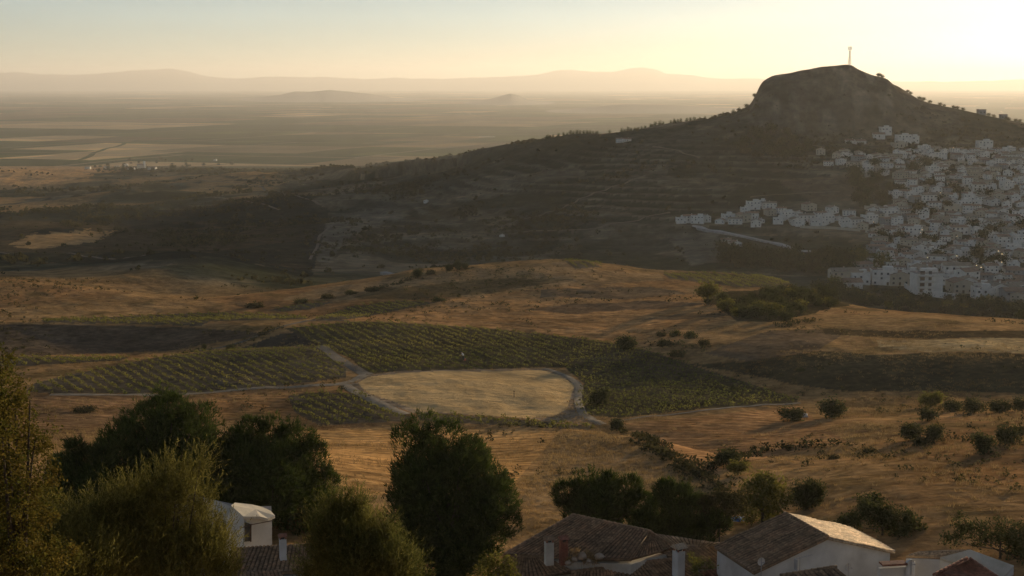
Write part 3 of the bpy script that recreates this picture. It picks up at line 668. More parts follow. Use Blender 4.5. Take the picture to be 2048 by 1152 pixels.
# (px, py of the foot, crown width px, height px, prototype, label)
for px, py, w, hh_, k, lab in [
 (1200,812,46,34,0,'dark round tree standing in the vineyard right of the pale oval field'),
 (1234,862,30,26,1,'small round tree at the lower tip of the large vineyard'),
 (1252,700,44,26,0,'dark bushy tree at the upper edge of the large vineyard'),
 (1585,842,54,28,1,'dark leaning tree with a white stone beside it'),
 (1664,836,56,36,0,'dark spreading tree right of the white stone'),
 (1458,932,58,36,1,'dark round tree in the brown furrowed field beside the gully'),
 (1476,950,44,30,2,'smaller greener tree touching the dark one beside the gully'),
 (1862,815,50,32,2,'light-topped tree at the left end of the olive row on the right'),
 (1855,842,38,26,0,'round olive tree just below the left end of the olive row'),
 (1905,824,40,24,1,'second tree from the left along the top of the olive row'),
 (1945,826,42,28,0,'third tree from the left along the top of the olive row'),
 (1998,826,46,26,1,'fourth tree from the left along the top of the olive row'),
 (2040,822,34,26,0,'olive tree at the right edge of the photo, last of the row'),
 (1820,880,46,34,1,'left tree of the dark clump below the olive row'),
 (1868,884,42,34,0,'right tree of the dark clump below the olive row'),
 (1845,890,40,24,3,'low bush at the foot of the dark clump below the olive row'),
 (1965,908,50,42,0,'left tree of the pair standing low on the right slope'),
 (2010,890,46,42,1,'right tree of the pair standing low on the right slope'),
 (2040,870,36,26,3,'low bush above the pair of trees on the right slope'),
 (835,556,24,18,0,'round tree alone on the crest left of the pale hilltop field'),
 (862,548,18,10,3,'low bush on the crest between the lone round tree and the trio'),
 (898,542,16,14,1,'left tree of the trio on the crest'),
 (915,540,18,17,0,'middle tree of the trio on the crest'),
 (930,538,14,12,1,'right tree of the trio on the crest'),
 (1415,600,44,34,2,'golden-brown rounded tree below the hilltop vineyard'),
 (1450,622,32,24,2,'yellow-topped round tree above the gold field with long shadows'),
 (1572,645,28,22,0,'round tree on the bank left of the right-hand hilltop'),
 (1356,712,30,16,3,'dark bush on the dry bank right of the large vineyard'),
 (1330,690,26,15,3,'low bush at the top of the dry bank above the vineyard end'),
 (1380,676,26,14,4,'grey-green bush half way along the dry bank'),
 (1408,690,24,14,3,'bush on the dry bank above the dark ploughed field'),
 (1350,672,22,12,4,'small bush at the upper left of the dry bank'),
 (1322,672,20,11,3,'small dark bush at the foot of the gold field shadows'),
 (510,614,34,12,3,'low dark bush on the lit slope above the upper left vineyard'),
 (600,606,24,10,4,'low bush left of the small upper vineyard strip'),
 (655,596,26,10,3,'low bush above the small upper vineyard strip'),
 (880,602,24,8,4,'low bush at the right end of the upper vineyard'),
 (745,582,30,10,3,'low spreading bush on the dry slope below the crest'),
 (700,588,20,8,4,'small bush on the dry slope left of the spreading one'),
 (170,822,46,10,3,'low dark bush lying in the stubble left of the tall pine'),
 (462,700,20,12,1,'small dark tree on the bank above the left vineyard'),
 (408,700,10,12,0,'tiny dark tree on the bank above the left vineyard'),
 (1740,1010,50,26,4,'bush on the dry slope above the thicket by the gabled house'),
 (1600,742,16,7,4,'tiny bush in the dark meadow on the right'),
 (1668,918,26,10,3,'low bush at the lower end of the furrowed brown field'),
 (1740,905,30,10,3,'low bush on the grassy bank left of the dark clump'),
 (1470,780,20,8,4,'tiny bush at the right edge of the large vineyard'),
]:
    p = hit(px, py); W = w*p.y/F/2; H = hh_*p.y/F
    kk = 1.55 if k < 3 else 1.1
    p.z -= .05*H
    mid.put(p, (W/1.0, W/1.0, H/kk), lab, 'tree' if k < 3 else 'bush', k=k)
mid.done()
# the belt of trees below the town, the trees among its houses, the cypresses on the ridge
far_p = Pool([proto('round_tree', 520, .3, G['olive'], 'round', 6), proto('round_tree', 520, .3, G['olive'], 'round', 7), proto('round_tree', 520, .3, G['bright'], 'round', 8), proto('round_tree', 480, .3, G['scrub'], 'low', 9)])
TREEBELT = [(1400,608),(1450,602),(1500,600),(1530,590),(1640,578),(1690,568),(1700,582),(1820,588),(1860,604),(1960,606),(2048,614),(2120,614),(2120,650),(2048,640),(1900,628),(1800,622),(1700,612),(1640,620),(1560,640),(1480,640),(1440,620)]
def scatter(poly, n, dmin, ymin=100, tries=40):
    xs = [p[0] for p in poly]; ys = [p[1] for p in poly]; out = []
    for _ in range(n*tries):
        x, y = random.uniform(min(xs), max(xs)), random.uniform(min(ys), max(ys))
        if not inpoly(np.array([x]), np.array([y]), poly)[0]: continue
        if any((x-a)**2+((y-b)*1.8)**2 < dmin**2 for a, b in out): continue
        out.append((x, y))
        if len(out) >= n: break
    return out
pts = sorted(scatter(TREEBELT, 130, 11), key=lambda p: p[0])
for i, (px, py) in enumerate(pts):
    p = hit(px, py, 250); W = random.uniform(8, 15)*p.y/F*(1 if p.y < 500 else .9); k = [0, 1, 0, 1, 3, 2][i % 6]
    far_p.put(p, (W, W, W*random.uniform(.8, 1.15)), '%s round tree, %s from the left in the tree belt below the town' % (['dark', 'dark', 'dense', 'dull-green', 'low', 'yellow-green'][i % 6], ordn(i+1)), 'tree', 'trees in the belt below the town', k=k)
FT = [([(1440,500),(1520,508),(1640,518),(1730,500),(1700,560),(1560,545),(1440,528)], 46, 12, 'between the lane and the hilltop vineyard'),
      ([(1700,350),(1780,350),(1790,400),(1750,430),(1700,410),(1700,370)], 16, 9, 'at the upper left of the town'),
      ([(1490,268),(1600,262),(1640,300),(1600,318),(1430,310)], 26, 9, 'at the left foot of the rocky hill'),
      ([(1750,300),(1800,290),(2048,430),(2048,590),(1850,570),(1720,470)], 44, 20, 'among the houses of the town'),
      ([(240,322),(400,320),(470,330),(300,345),(150,345)], 40, 7, 'beside the far village on the plain'),
      ([(1710,526),(1790,532),(1790,540),(1720,536)], 5, 12, 'in the bright hedge above the pale houses')]
for poly, n, dm, where in FT:
    for i, (px, py) in enumerate(sorted(scatter(poly, n, dm, 560), key=lambda p: p[0])):
        p = hit(px, py, 540); W = random.uniform(2.6, 4.6) if p.y < 2000 else random.uniform(3, 4.6)
        k = 2 if 'bright' in where else [0, 1, 3][i % 3]
        far_p.put(p, (W, W, W*random.uniform(.8, 1.2)), '%s tree %s, %s from the left' % ('yellow' if k == 2 else 'dark', where, ordn(i+1)), 'tree', 'trees '+where, k=k)
RX = [1243,1249,1256,1262,1269,1276,1283,1290,1301,1310,1319,1326,1341,1348,1355,1361,1373,1380,1388,1399,1409,1423,1436,1445,1465,1477]
LX = [1095,1106,1117,1127,1134,1141,1147,1154,1160,1167,1174,1180,1186,1192,1195,1219]
cyp = Pool([proto('cypress', 420, .3, G['pine'], 'cone', 10), proto('cypress', 420, .3, G['pine'], 'cone', 11)])
def skyline(px):
    s, _ = st(px, 250); s = float(s); m = (Yr > 1040) & (Yr < 1300); y = Yr[m]; g = gh(s*y, y); i = int(np.argmax((g-CZ)/y)); return Vector((s*y[i], y[i], g[i]))
for i, px in enumerate(sorted(RX+LX)):
    p = skyline(px); hh_ = random.uniform(2.6, 4.6); r_ = hh_*random.uniform(.42, .6); 
    cyp.put(p-Vector((0, 2, .5)), (r_, r_, hh_/3.3), 'dark upright tree on the ridge skyline, %s from the left in the row' % ordn(i+1), 'tree', 'trees along the ridge skyline')
cyp.done()
for i, px in enumerate([1492,1508,1753,1760,1812,1818,1836,1843,1857,1878,1886,1905,1912,1924,1975,1986,2010,2016,2030,2038]):
    p = skyline(px); W = random.uniform(1.2, 2.1)
    far_p.put(p-Vector((0, 1, .4)), (W, W, W*.9), 'small tree on the rocky hill skyline, %s from the left' % ordn(i+1), 'tree', 'small trees on the rocky hill skyline', k=i % 2)
far_p.done()

# ------------------------------------------------------------------ vines: rows of bushes
def vine_proto(n, seed):
    lob = [(0, 0, .42, .5, .5, .36), (.3, .1, .5, .3, .3, .25), (-.3, -.1, .45, .3, .3, .3)]
    c, d = shell(lob, n, .3); return quads(c, .30)
def rows_in(poly_px, r0, r1, spacing=2.05, step=1.3, ymin=100):
    poly = [(p.x, p.y) for p in (hit(*q, ymin) for q in poly_px)]
    a = hit(*r0, ymin); b = hit(*r1, ymin); d = np.array([b.x-a.x, b.y-a.y]); d /= np.linalg.norm(d); n = np.array([-d[1], d[0]])
    A = np.array(poly); c0 = A.mean(0); R = np.abs(A-c0).max()*1.5
    u, v = np.meshgrid(np.arange(-R, R, step), np.arange(-R, R, spacing))
    u = u+(rng.random(u.shape)-.5)*.35; v = v+(rng.random(v.shape)-.5)*.22+np.sin(u*.03)*1.5
    X = c0[0]+u*d[0]+v*n[0]; Yv = c0[1]+u*d[1]+v*n[1]
    m = inpoly(X, Yv, poly) & (rng.random(u.shape) > .05)
    return X[m], Yv[m]
VP = [vine_proto(20, i) for i in range(6)]
def merge(protos, X, Yv, Zv, sc, lift=0):
    Vs = []; 
    k = rng.integers(0, len(protos), len(X)); a = rng.random(len(X))*6.283
    for j, (PV, PF) in enumerate(protos):
        m = k == j
        if not m.any(): continue
        c, s = np.cos(a[m])[:, None], np.sin(a[m])[:, None]; q = sc[m][:, None]
        x = (PV[None, :, 0]*c-PV[None, :, 1]*s)*q+X[m][:, None]; y = (PV[None, :, 0]*s+PV[None, :, 1]*c)*q+Yv[m][:, None]
        z = PV[None, :, 2]*q+Zv[m][:, None]; Vs.append(np.stack([x, y, z], -1).reshape(-1, 3))
    V = np.concatenate(Vs); kf = protos[0][1].shape[1]; return V, np.arange(len(V)).reshape(-1, kf)
AX, AY = [], []
for k, (poly, r0, r1) in VIN.items():
    far_v = k in 'hi'
    X, Yv = rows_in(poly, r0, r1, 3.0 if far_v else 2.25, 1.6 if far_v else 1.25, 330 if far_v else 100)
    if k in 'jk':
        zz = gh(X, Yv); 
        meshes = globals().setdefault('VM', [np_mesh('vine', V, 4, Fc, G['vine']) for V, Fc in VP])
        for x, y, z in zip(X, Yv, zz):
            o = link(bpy.data.objects.new('vine', meshes[random.randrange(6)])); o.location = (x, y, z-.05); o.rotation_euler = (0, 0, random.uniform(0, 6)); q = random.uniform(.85, 1.2); o.scale = (q, q, q)
            tag(o, 'low green vine in the planted strip along the near side of the pale oval field', 'vine', 'vines along the near side of the pale field')
        print('near vines', len(X)); continue
    AX.append(X); AY.append(Yv)
AX = np.concatenate(AX); AY = np.concatenate(AY); pw = hit(927, 722); km = ~((np.abs(AX-pw.x) < 1.1) & (AY < pw.y+.6) & (AY > pw.y-3.5)); AX, AY = AX[km], AY[km]
V, Fc = merge(VP, AX, AY, gh(AX, AY)-.05, .7+.35*rng.random(len(AX)))
tag(link(bpy.data.objects.new('vineyard', np_mesh('vineyard', V, 4, Fc, G['vine']))), 'thousands of low green vines in rows across the valley fields', 'vineyard', kind='stuff')

# ------------------------------------------------------------------ dry grass and scrub
allv = [VIN[k][0] for k in VIN]
def free_pts(n, ylo, yhi, dens):
    """random ground points, kept where dens(px, py, x, y) says so"""
    s = rng.uniform(-.40, .40, n); y = np.sqrt(rng.uniform(ylo**2, yhi**2, n)); x = s*y; z = gh(x, y)
    t = (z-CZ)/y; py = 576-F*((t*CP+SP)/(CP-t*SP)); px = 1024+s*F*(CP+((576-py)/F)*SP)
    keep = rng.random(n) < dens(px, py, x, y)
    for p in allv+[PALE]: keep &= ~(inpoly(px, py, p) & (y < 450))
    return x[keep], y[keep], z[keep]
def tuft(n):
    c = np.zeros((n, 3)); c[:, :2] = rng.normal(size=(n, 2))*.22; d = unit(np.column_stack([rng.normal(size=(n, 2))*.45, np.ones(n)]))
    return blades(c, d, .35+.35*rng.random(n), .07)
TP = [tuft(9) for _ in range(5)]
def d_grass(px, py, x, y):
    a = np.clip(fbm(x, y, 14, 3, 60.)*5+.45, .05, 1)
    fieldish = inpoly(px, py, [(610,862),(780,851),(1120,864),(1060,930),(1010,990),(690,990)])|inpoly(px, py, [(1245,847),(1600,812),(1640,850),(1700,885),(1500,922),(1430,950),(1300,885)])
    rough = inpoly(px, py, [(1130,866),(1200,866),(1300,900),(1500,1010),(1400,1040),(1040,1000),(1080,930)])
    return np.where(rough, 1, np.where(fieldish, a*.25, a*np.clip(1.3-(y-110)/170, .15, 1)))
X, Yv, Zv = free_pts(95000, 100, 300, d_grass)
V, Fc = merge(TP, X, Yv, Zv-.05, .35+.6*rng.random(len(X)))
tag(link(bpy.data.objects.new('dry_grass', np_mesh('dry_grass', V, 3, Fc, G['grass']))), 'dry golden grass tufts covering the near slopes', 'grass', kind='stuff')
def bushp(n, s): c, d = shell([(0, 0, .35, .6, .6, .45), (.3, .2, .3, .4, .4, .3)], n, .4); return quads(c, s)
BP = [bushp(22, .34) for _ in range(5)]
def d_near(px, py, x, y): return np.clip(fbm(x, y, 22, 4, 70.)*6-.25, 0, 1)*np.where(inpoly(px, py, [(1250,700),(1400,640),(1640,640),(1640,700),(1400,710),(1350,740)])|inpoly(px, py, [(560,600),(760,570),(1130,548),(900,600),(640,612)]), 1.6, np.where((px > 1300) & (py > 850), .7, .5))
X, Yv, Zv = free_pts(24000, 105, 470, d_near)
V, Fc = merge(BP, X, Yv, Zv-.05, .3+.85*rng.random(len(X))**2)
tag(link(bpy.data.objects.new('low_scrub', np_mesh('low_scrub', V, 4, Fc, G['scrub']))), 'low thorny scrub dotted over the near banks', 'scrub', kind='stuff')
gx, gy, gz = [], [], []
for q0, q1 in (((1262,868),(1330,908)),((1330,908),(1400,962)),((1400,962),(1450,985)),((1290,880),(1370,945)),((1400,960),(1500,905)),((1500,905),(1700,890)),((1560,655),(1640,640)),((1300,690),(1420,700)),((700,590),(830,558)),((1140,858),(1000,850)),((560,655),(470,695))):
    a, b = hit(*q0), hit(*q1); m = int((b-a).length*2.2); u = rng.random(m); gx.append(a.x+(b.x-a.x)*u+rng.normal(size=m)*.9); gy.append(a.y+(b.y-a.y)*u+rng.normal(size=m)*.9)
gx, gy = np.concatenate(gx), np.concatenate(gy)
V, Fc = merge(BP, gx, gy, gh(gx, gy)-.05, .5+1.0*rng.random(len(gx))**2)
tag(link(bpy.data.objects.new('gully_scrub', np_mesh('gully_scrub', V, 4, Fc, G['scrub']))), 'dark scrub lining the gully and the field edges', 'scrub', kind='stuff')
def d_far(px, py, x, y): return np.clip(fbm(x, y, 55, 4, 5.5)*5+fbm(x, y, 240, 3, 12.5)*-5+.25, 0.02, 1)
X, Yv, Zv = free_pts(34000, 480, 1230, lambda px, py, x, y: d_far(px, py, x, y)*np.where((px > 1485) & (py < 258), .35, 1)*((py > 262) | (px < 1485) | (y < 1150)))
V, Fc = merge([bushp(12, .8) for _ in range(5)], X, Yv, Zv-.2, 1.0+2.2*rng.random(len(X))**2)
tag(link(bpy.data.objects.new('hillside_scrub', np_mesh('hillside_scrub', V, 4, Fc, G['scrub']))), 'dark scrub and small olive trees covering the terraced hillside', 'scrub', kind='stuff')
X, Yv, Zv = free_pts(26000, 1230, 3000, lambda px, py, x, y: np.clip(fbm(x, y, 120, 4, 15.)*6+.1, 0.02, 1)*(px < 1000)*np.where((px < 210) & (py < 372), .15, 1))
V, Fc = merge([bushp(9, 1.1) for _ in range(5)], X, Yv, Zv-.3, 1.5+3*rng.random(len(X))**2)
tag(link(bpy.data.objects.new('far_scrub', np_mesh('far_scrub', V, 4, Fc, G['scrub']))), 'scattered scrub on the low hills at the edge of the plain', 'scrub', kind='stuff')

# ------------------------------------------------------------------ the town
M['white'] = simple('whitewash', (.56, .53, .46), (.74, .70, .61), .5, .9)
M['cream'] = simple('cream_render', (.42, .36, .26), (.52, .45, .33), .5, .9)
M['greyw'] = simple('grey_render', (.24, .23, .21), (.36, .34, .31), .5, .9)
M['troof'] = simple('old_roof_tiles', (.16, .105, .07), (.32, .22, .15), .8, .95)
M['troof2'] = simple('grey_roof_tiles', (.17, .14, .10), (.31, .26, .19), .8, .95)
M['flat'] = simple('roof_terrace', (.20, .16, .13), (.34, .29, .24), .6, .95)
M['dark'] = simple('dark_glass', (.05, .05, .045), (.09, .085, .08), 1, .25, spec=.5)
M['door'] = simple('brown_wood', (.06, .035, .02), (.10, .06, .035), 3, .6)
def win(nm, x, y, z, w, h_, d, parent, m=None):
    MB().box((x, y, z), (w, .09, h_) if d == 'f' else (.09, w, h_)).build(nm, m or M['dark'], parent)
def house_proto(kind, w, d, h_, wm, rm, seed):
    r_ = random.Random(seed); o = empty('house', (0, 0, 0)); W, D = w/2, d/2; mb = MB(); rise = 0
    if kind == 'gable' or kind == 'gable_side':
        rise = r_.uniform(1.3, 2.1)
        if kind == 'gable':      # ridge along x, eaves to front
            mb.add([(-W,-D,-2.5),(W,-D,-2.5),(W,D,-2.5),(-W,D,-2.5),(-W,-D,h_),(W,-D,h_),(W,D,h_),(-W,D,h_),(-W,0,h_+rise),(W,0,h_+rise)],
                   [(0,1,5,4),(2,3,7,6),(1,2,6,9,5),(3,0,4,8,7),(4,5,9,8),(6,7,8,9)])
        else:
            mb.add([(-W,-D,-2.5),(W,-D,-2.5),(W,D,-2.5),(-W,D,-2.5),(-W,-D,h_),(W,-D,h_),(W,D,h_),(-W,D,h_),(0,-D,h_+rise),(0,D,h_+rise)],
                   [(0,1,5,8,4),(2,3,7,9,6),(1,2,6,5),(3,0,4,7),(5,6,9,8),(7,4,8,9)])
        mb.build('wall', wm, o); rb = MB(); e = .35; k = e*rise/(D if kind == 'gable' else W)
        if kind == 'gable':
            for s in (-1, 1):
                q = [(-W-e, s*(D+e), h_-k+.04), (W+e, s*(D+e), h_-k+.04), (W+e, 0, h_+rise+.04), (-W-e, 0, h_+rise+.04)]
                rb.slab([(x, y, z+.16) for x, y, z in (q if s < 0 else q[::-1])], .16)
        else:
            for s in (-1, 1):
                q = [(s*(W+e), -D-e, h_-k+.04), (s*(W+e), D+e, h_-k+.04), (0, D+e, h_+rise+.04), (0, -D-e, h_+rise+.04)]
                rb.slab([(x, y, z+.16) for x, y, z in (q[::-1] if s < 0 else q)], .16)
        rf = rb.build('roof', rm, o)
        cx, cz = r_.uniform(-W*.6, W*.6), h_+rise
        MB().box((cx if kind == 'gable' else 1.0, .6 if kind == 'gable' else r_.uniform(-D*.5, D*.5), cz), (.6, .6, 1.5)).build('chimney', wm, rf)
    elif kind == 'flat':
        mb.box((0, 0, (h_-2.5)/2), (w, d, h_+2.5))
        mb.box((0, -D+.1, h_+.4), (w, .2, .8)); mb.box((-W+.1, .1, h_+.4), (.2, d-.2, .8)); mb.box((W-.1, .1, h_+.4), (.2, d-.2, .8))
        mb.box((W*.4, D*.4, h_+1.1), (w*.4, d*.4, 2.2)); mb.build('wall', wm, o)
        MB().box((0, .1, h_+.06), (w-.42, d-.22, .1)).build('roof', rm, o)
    nf = max(1, int(h_//2.7)); nx = max(2, int(w//2.6))
    for f in range(nf):
        for i in range(nx):
            if r_.random() < .25: continue
            x = -W+(i+.5)*w/nx; z = f*2.8+1.6
            if f == 0 and i == nx//2: win('door', x, -D-.03, 1.0, 1.0, 2.1, 'f', o, M['door'])
            else: win('window', x, -D-.03, z, 1.0, 1.3, 'f', o)
        for s in (-1, 1):
            if r_.random() < .7: win('window', s*(W+.03), r_.uniform(-D*.4, D*.4), f*2.8+1.6, .9, 1.2, 's', o)
    KIDS[o.name] = [c for c in COL.objects if c.parent == o]
    for c in list(KIDS[o.name]): KIDS[c.name] = [q for q in COL.objects if q.parent == c]
    desc = {'gable': 'gabled', 'gable_side': 'gable-fronted', 'flat': 'flat-roofed'}[kind]
    return o, '%s %s' % ({'whitewash': 'white', 'cream_render': 'cream', 'grey_render': 'grey'}[wm.name], desc), {1: 'low', 2: 'two-storey', 3: 'tall', 4: 'tall'}[nf]
HP = [house_proto(*a) for a in [
 ('gable', 11, 8, 5.6, M['white'], M['troof'], 1), ('gable_side', 8.5, 11, 5.8, M['white'], M['troof2'], 2), ('gable', 13, 8, 6.2, M['white'], M['troof2'], 3),
 ('flat', 9, 8, 6.2, M['white'], M['flat'], 4), ('gable_side', 9.5, 10, 6.6, M['cream'], M['troof'], 5), ('gable', 10, 7, 3.2, M['white'], M['troof'], 6),
 ('flat', 12, 9, 8.6, M['white'], M['flat'], 7), ('gable', 12, 9, 6.0, M['greyw'], M['troof'], 8), ('gable_side', 8, 9, 3.6, M['white'], M['troof'], 9),
 ('gable', 15, 8, 6.0, M['cream'], M['troof2'], 10), ('flat', 10, 9, 3.4, M['cream'], M['flat'], 11), ('gable', 9, 8, 8.5, M['white'], M['troof'], 12)]]
HU = set()
def put_house(k, x, y, rz, label, group, sc=1.0, z=None):
    o = HP[k][0]
    if k in HU: o = copy_tree(o)
    HU.add(k); o.location = (x, y, float(gh(x, y)) if z is None else z); o.rotation_euler = (0, 0, rz); o.scale = (sc, sc, sc*.78)
    tag(o, label, 'house', group); return o
TOWN = [(1640,330),(1700,300),(1740,320),(1790,306),(1880,296),(2048,288),(2130,288),(2130,612),(2048,606),(1960,592),(1840,560),(1700,556),(1690,545),(1740,520),(1735,470),(1700,452),(1740,420),(1790,395),(1790,352),(1740,345),(1640,330)]
NIND = 222; REST = []
rows = []; y = 640.0
while y < 1080:
    xs = []; x = float(st(1630, 400)[0])*y+random.uniform(0, 8)
    while x < float(st(2140, 400)[0])*y:
        X, Yy = x+random.uniform(-1.5, 1.5), y+random.uniform(-4.5, 4.5)+math.sin(x*.02+y*.01)*8
        z = float(gh(X, Yy)); t = (z-CZ)/Yy; py = 576-F*((t*CP+SP)/(CP-t*SP)); px = 1024+X/Yy*F*(CP+((576-py)/F)*SP)
        if inpoly(np.array([px]), np.array([py]), TOWN)[0] and random.random() > (.06 if px > 1800 else .18): xs.append((X, Yy))
        x += random.uniform(7.9, 10.8)
    if xs: rows.append(xs)
    y += 10.0
nh = 0
for r, xs in enumerate(rows):
    for i, (x, yy) in enumerate(xs):
        k = random.choice([0, 0, 1, 2, 3, 4, 5, 6, 7, 8, 8, 9, 10, 11, 1, 3]); _, d1, d2 = HP[k]
        if nh >= NIND or x/yy > float(st(2058, 400)[0]): REST.append((k, x, yy, random.uniform(-.45, .45), random.uniform(.56, .8))); continue
        put_house(k, x, yy, random.uniform(-.45, .45), '%s %s house, %s from left in the %s row up from the town\'s foot' % (d2, d1, ordn(i+1), ordn(r+1)), 'houses of the hillside town', random.uniform(.56, .8)*(1.3 if random.random() < .07 else 1)); nh += 1
def merge_houses(rest):
    V, Fs, mi, mats = [], [], [], []
    for k, x, yy, rz, sc in rest:
        sc *= .88
        root = HP[k][0]; Mx = Matrix.Translation((x, yy, float(gh(x, yy)))) @ Matrix.Rotation(rz, 4, 'Z') @ Matrix.Diagonal((sc, sc, sc*.78, 1))
        todo = list(KIDS[root.name]); todo += [q for c in todo for q in KIDS.get(c.name, ())]
        for c in todo:
            m = c.data.materials[0]
            if m not in mats: mats.append(m)
            n = len(V); V += [Mx @ v.co for v in c.data.vertices]
            for p in c.data.polygons: Fs.append([n+i for i in p.vertices]); mi.append(mats.index(m))
    me = bpy.data.meshes.new('town_houses'); me.from_pydata(V, [], Fs)
    for m in mats: me.materials.append(m)
    me.polygons.foreach_set('material_index', mi); me.update()
    tag(link(bpy.data.objects.new('town_houses', me)), 'the many small pale houses crowding the upper part of the hillside town', 'houses', kind='stuff')
merge_houses(REST)
# the western arm of the town along the lane
WA = [(1362,446),(1378,442),(1395,446),(1412,441),(1440,446),(1456,440),(1470,447),(1486,441),(1490,424),(1506,418),(1504,436),(1520,444),(1522,410),(1538,416),(1540,430),(1556,446),(1562,424),(1574,438),(1590,448),(1596,430),(1610,442),(1618,420),(1630,450),(1640,434),(1652,446),(1664,424),(1676,440),(1690,450),(1698,430),(1706,444),(1600,452),(1512,452)]
for i, (px, py) in enumerate(sorted(WA)):
    p = hit(px, py, 600); k = [3, 0, 6, 1, 8, 3, 2, 4][i % 8]; _, d1, d2 = HP[k]
    put_house(k, p.x, p.y, random.uniform(-.3, .3), '%s %s house, %s from left in the town\'s western arm' % (d2, d1, ordn(i+1)), 'houses in the western arm of the town', random.uniform(.6, .8))
# houses standing alone on the upper slope
for px, py, k, sc, lab in [(1770,266,3,.9,'highest white cubic house under the rocky hill'), (1757,274,5,.9,'low white house just below the highest one'),
  (1806,286,6,.9,'large white flat house right of the two highest ones'), (1826,284,3,.9,'white house at the right end of the large flat one'),
  (1798,293,10,1,'long low house below the large flat one'), (1701,286,5,.8,'small house on the upper track, left of its twin'), (1719,287,5,.85,'small white house on the upper track, right of its twin'),
  (1641,308,4,.7,'solitary tall cream house at the bend of the track'), (1728,350,6,.9,'white house with balconies alone in the hollow'), (1240,284,0,.6,'white farmhouse below the trees of the ridge'),
  (1254,282,5,.6,'low annex right of the ridge farmhouse'), (1004,473,8,.4,'tiny pale hut low on the dark slope'), (852,404,8,.45,'pale hut on the lower left slope'), (1968,298,6,.9,'white block standing above the top row of the town'),
  (1470,492,8,.8,'stone hut below the lane'), (1452,484,5,.6,'small pale hut under the lane, beside the stone hut')]:
    p = hit(px, py, 560); put_house(k, p.x, p.y, random.uniform(-.2, .2), lab, None, sc)
# lowest row of pale blocks and the tall white building at the foot of the town
for px, py, k, rz, lab in [(1690,560,9,.1,'cream house at the left end of the lowest pale blocks'), (1718,566,3,0,'white cube second in the lowest pale blocks'), (1742,562,4,.05,'cream house in the middle of the lowest pale blocks'),
  (1766,568,6,-.1,'tall white block fourth in the lowest pale blocks'), (1792,568,4,.1,'cream gabled house at the right end of the lowest pale blocks'), (1700,573,5,.1,'low white shed in front of the lowest pale blocks'),
  (1918,584,4,.1,'grey-cream house above the long white wall'), (1965,596,3,0,'white house with dark openings near the lower right corner of the town'), (1990,590,1,.1,'white gable-fronted house beside the one with dark openings'), (2030,600,7,0,'grey house at the lower right corner of the town')]:
    p = hit(px, py, 560); put_house(k, p.x, p.y, rz, lab, None, 1.0)
p = hit(1858, 590, 560); t = empty('apartment_building', p, .08, 'four-storey white building with open red-brown floors at the foot of the town', 'building')
MB().box((0, 4, 3.2), (13, 8, 14)).box((-6.2, -.6, 4), (.5, 1.2, 12)).box((1, 4, 11), (7, 5, 2)).build('wall', M['white'], t)
for f in range(4): MB().box((-1.5, -.62, f*2.8+.9), (9, 1.2, .2)).build('balcony', M['white'], t); win('window', -3.5, -.04, f*2.8+2.1, 2.2, 1.6, 'f', t, M['door']); win('window', .2, -.04, f*2.8+2.1, 1.5, 1.5, 'f', t)
MB().box((0, 4, 10.3), (13.4, 8.4, .25)).build('roof', M['flat'], t)
def wallstrip(pts, h_, th, label, m, name='retaining_wall'):
    mb = MB(); W = [hit(*q, 560) for q in pts]
    for a, b in zip(W[:-1], W[1:]):
        d = (b-a); n = Vector((-d.y, d.x, 0)).normalized()*th
        a0, b0 = a-Vector((0, 0, 1.5)), b-Vector((0, 0, 1.5)); up = Vector((0, 0, h_+1.5))
        mb.add([a0, b0, b0+n, a0+n, a0+up, b0+up, b0+n+up, a0+n+up], [(0,1,5,4),(1,2,6,5),(2,3,7,6),(3,0,4,7),(4,5,6,7),(0,3,2,1)])
    tag(mb.build(name, m), label, 'wall')
wallstrip([(1808,575),(1822,584),(1836,588)], 2.2, .5, 'curving pale wall at the left foot of the four-storey building', M['white'])
wallstrip([(1845,592),(1880,596),(1918,600)], 2.8, .5, 'long white wall below the four-storey building', M['white'])
wallstrip([(1392,458),(1440,468),(1500,479),(1560,493),(1590,503)], 1.0, .4, 'low pale parapet running along the lane below the western houses', M['greyw'])
wallstrip([(1600,456),(1660,458),(1720,463)], 1.5, .4, 'pale retaining wall under the western houses', M['cream'])
wallstrip([(760,549),(778,553)], 1.2, 3, 'bluish tank roof in the shaded valley behind the crest', M['greyw'], 'water_tank')
# the two square buildings on the skyline
for px, w, lab in ((1959, 6.2, 'square building on the right skyline of the rocky hill, left of two'), (2003, 5.6, 'square building on the right skyline of the rocky hill, right of two')):
    q = skyline(px); t = empty('stone_building', (q.x, q.y-3, q.z-1.5), .1, lab, 'building')
    MB().box((0, 0, 1.2), (w, 5, 8)).build('wall', M['greyw'], t); MB().box((0, 0, 5.35), (w+.5, 5.5, .3)).build('roof', M['flat'], t)
    for s in (-1, 1): win('window', s*1.4, -2.53, 3, .8, 1.1, 'f', t)
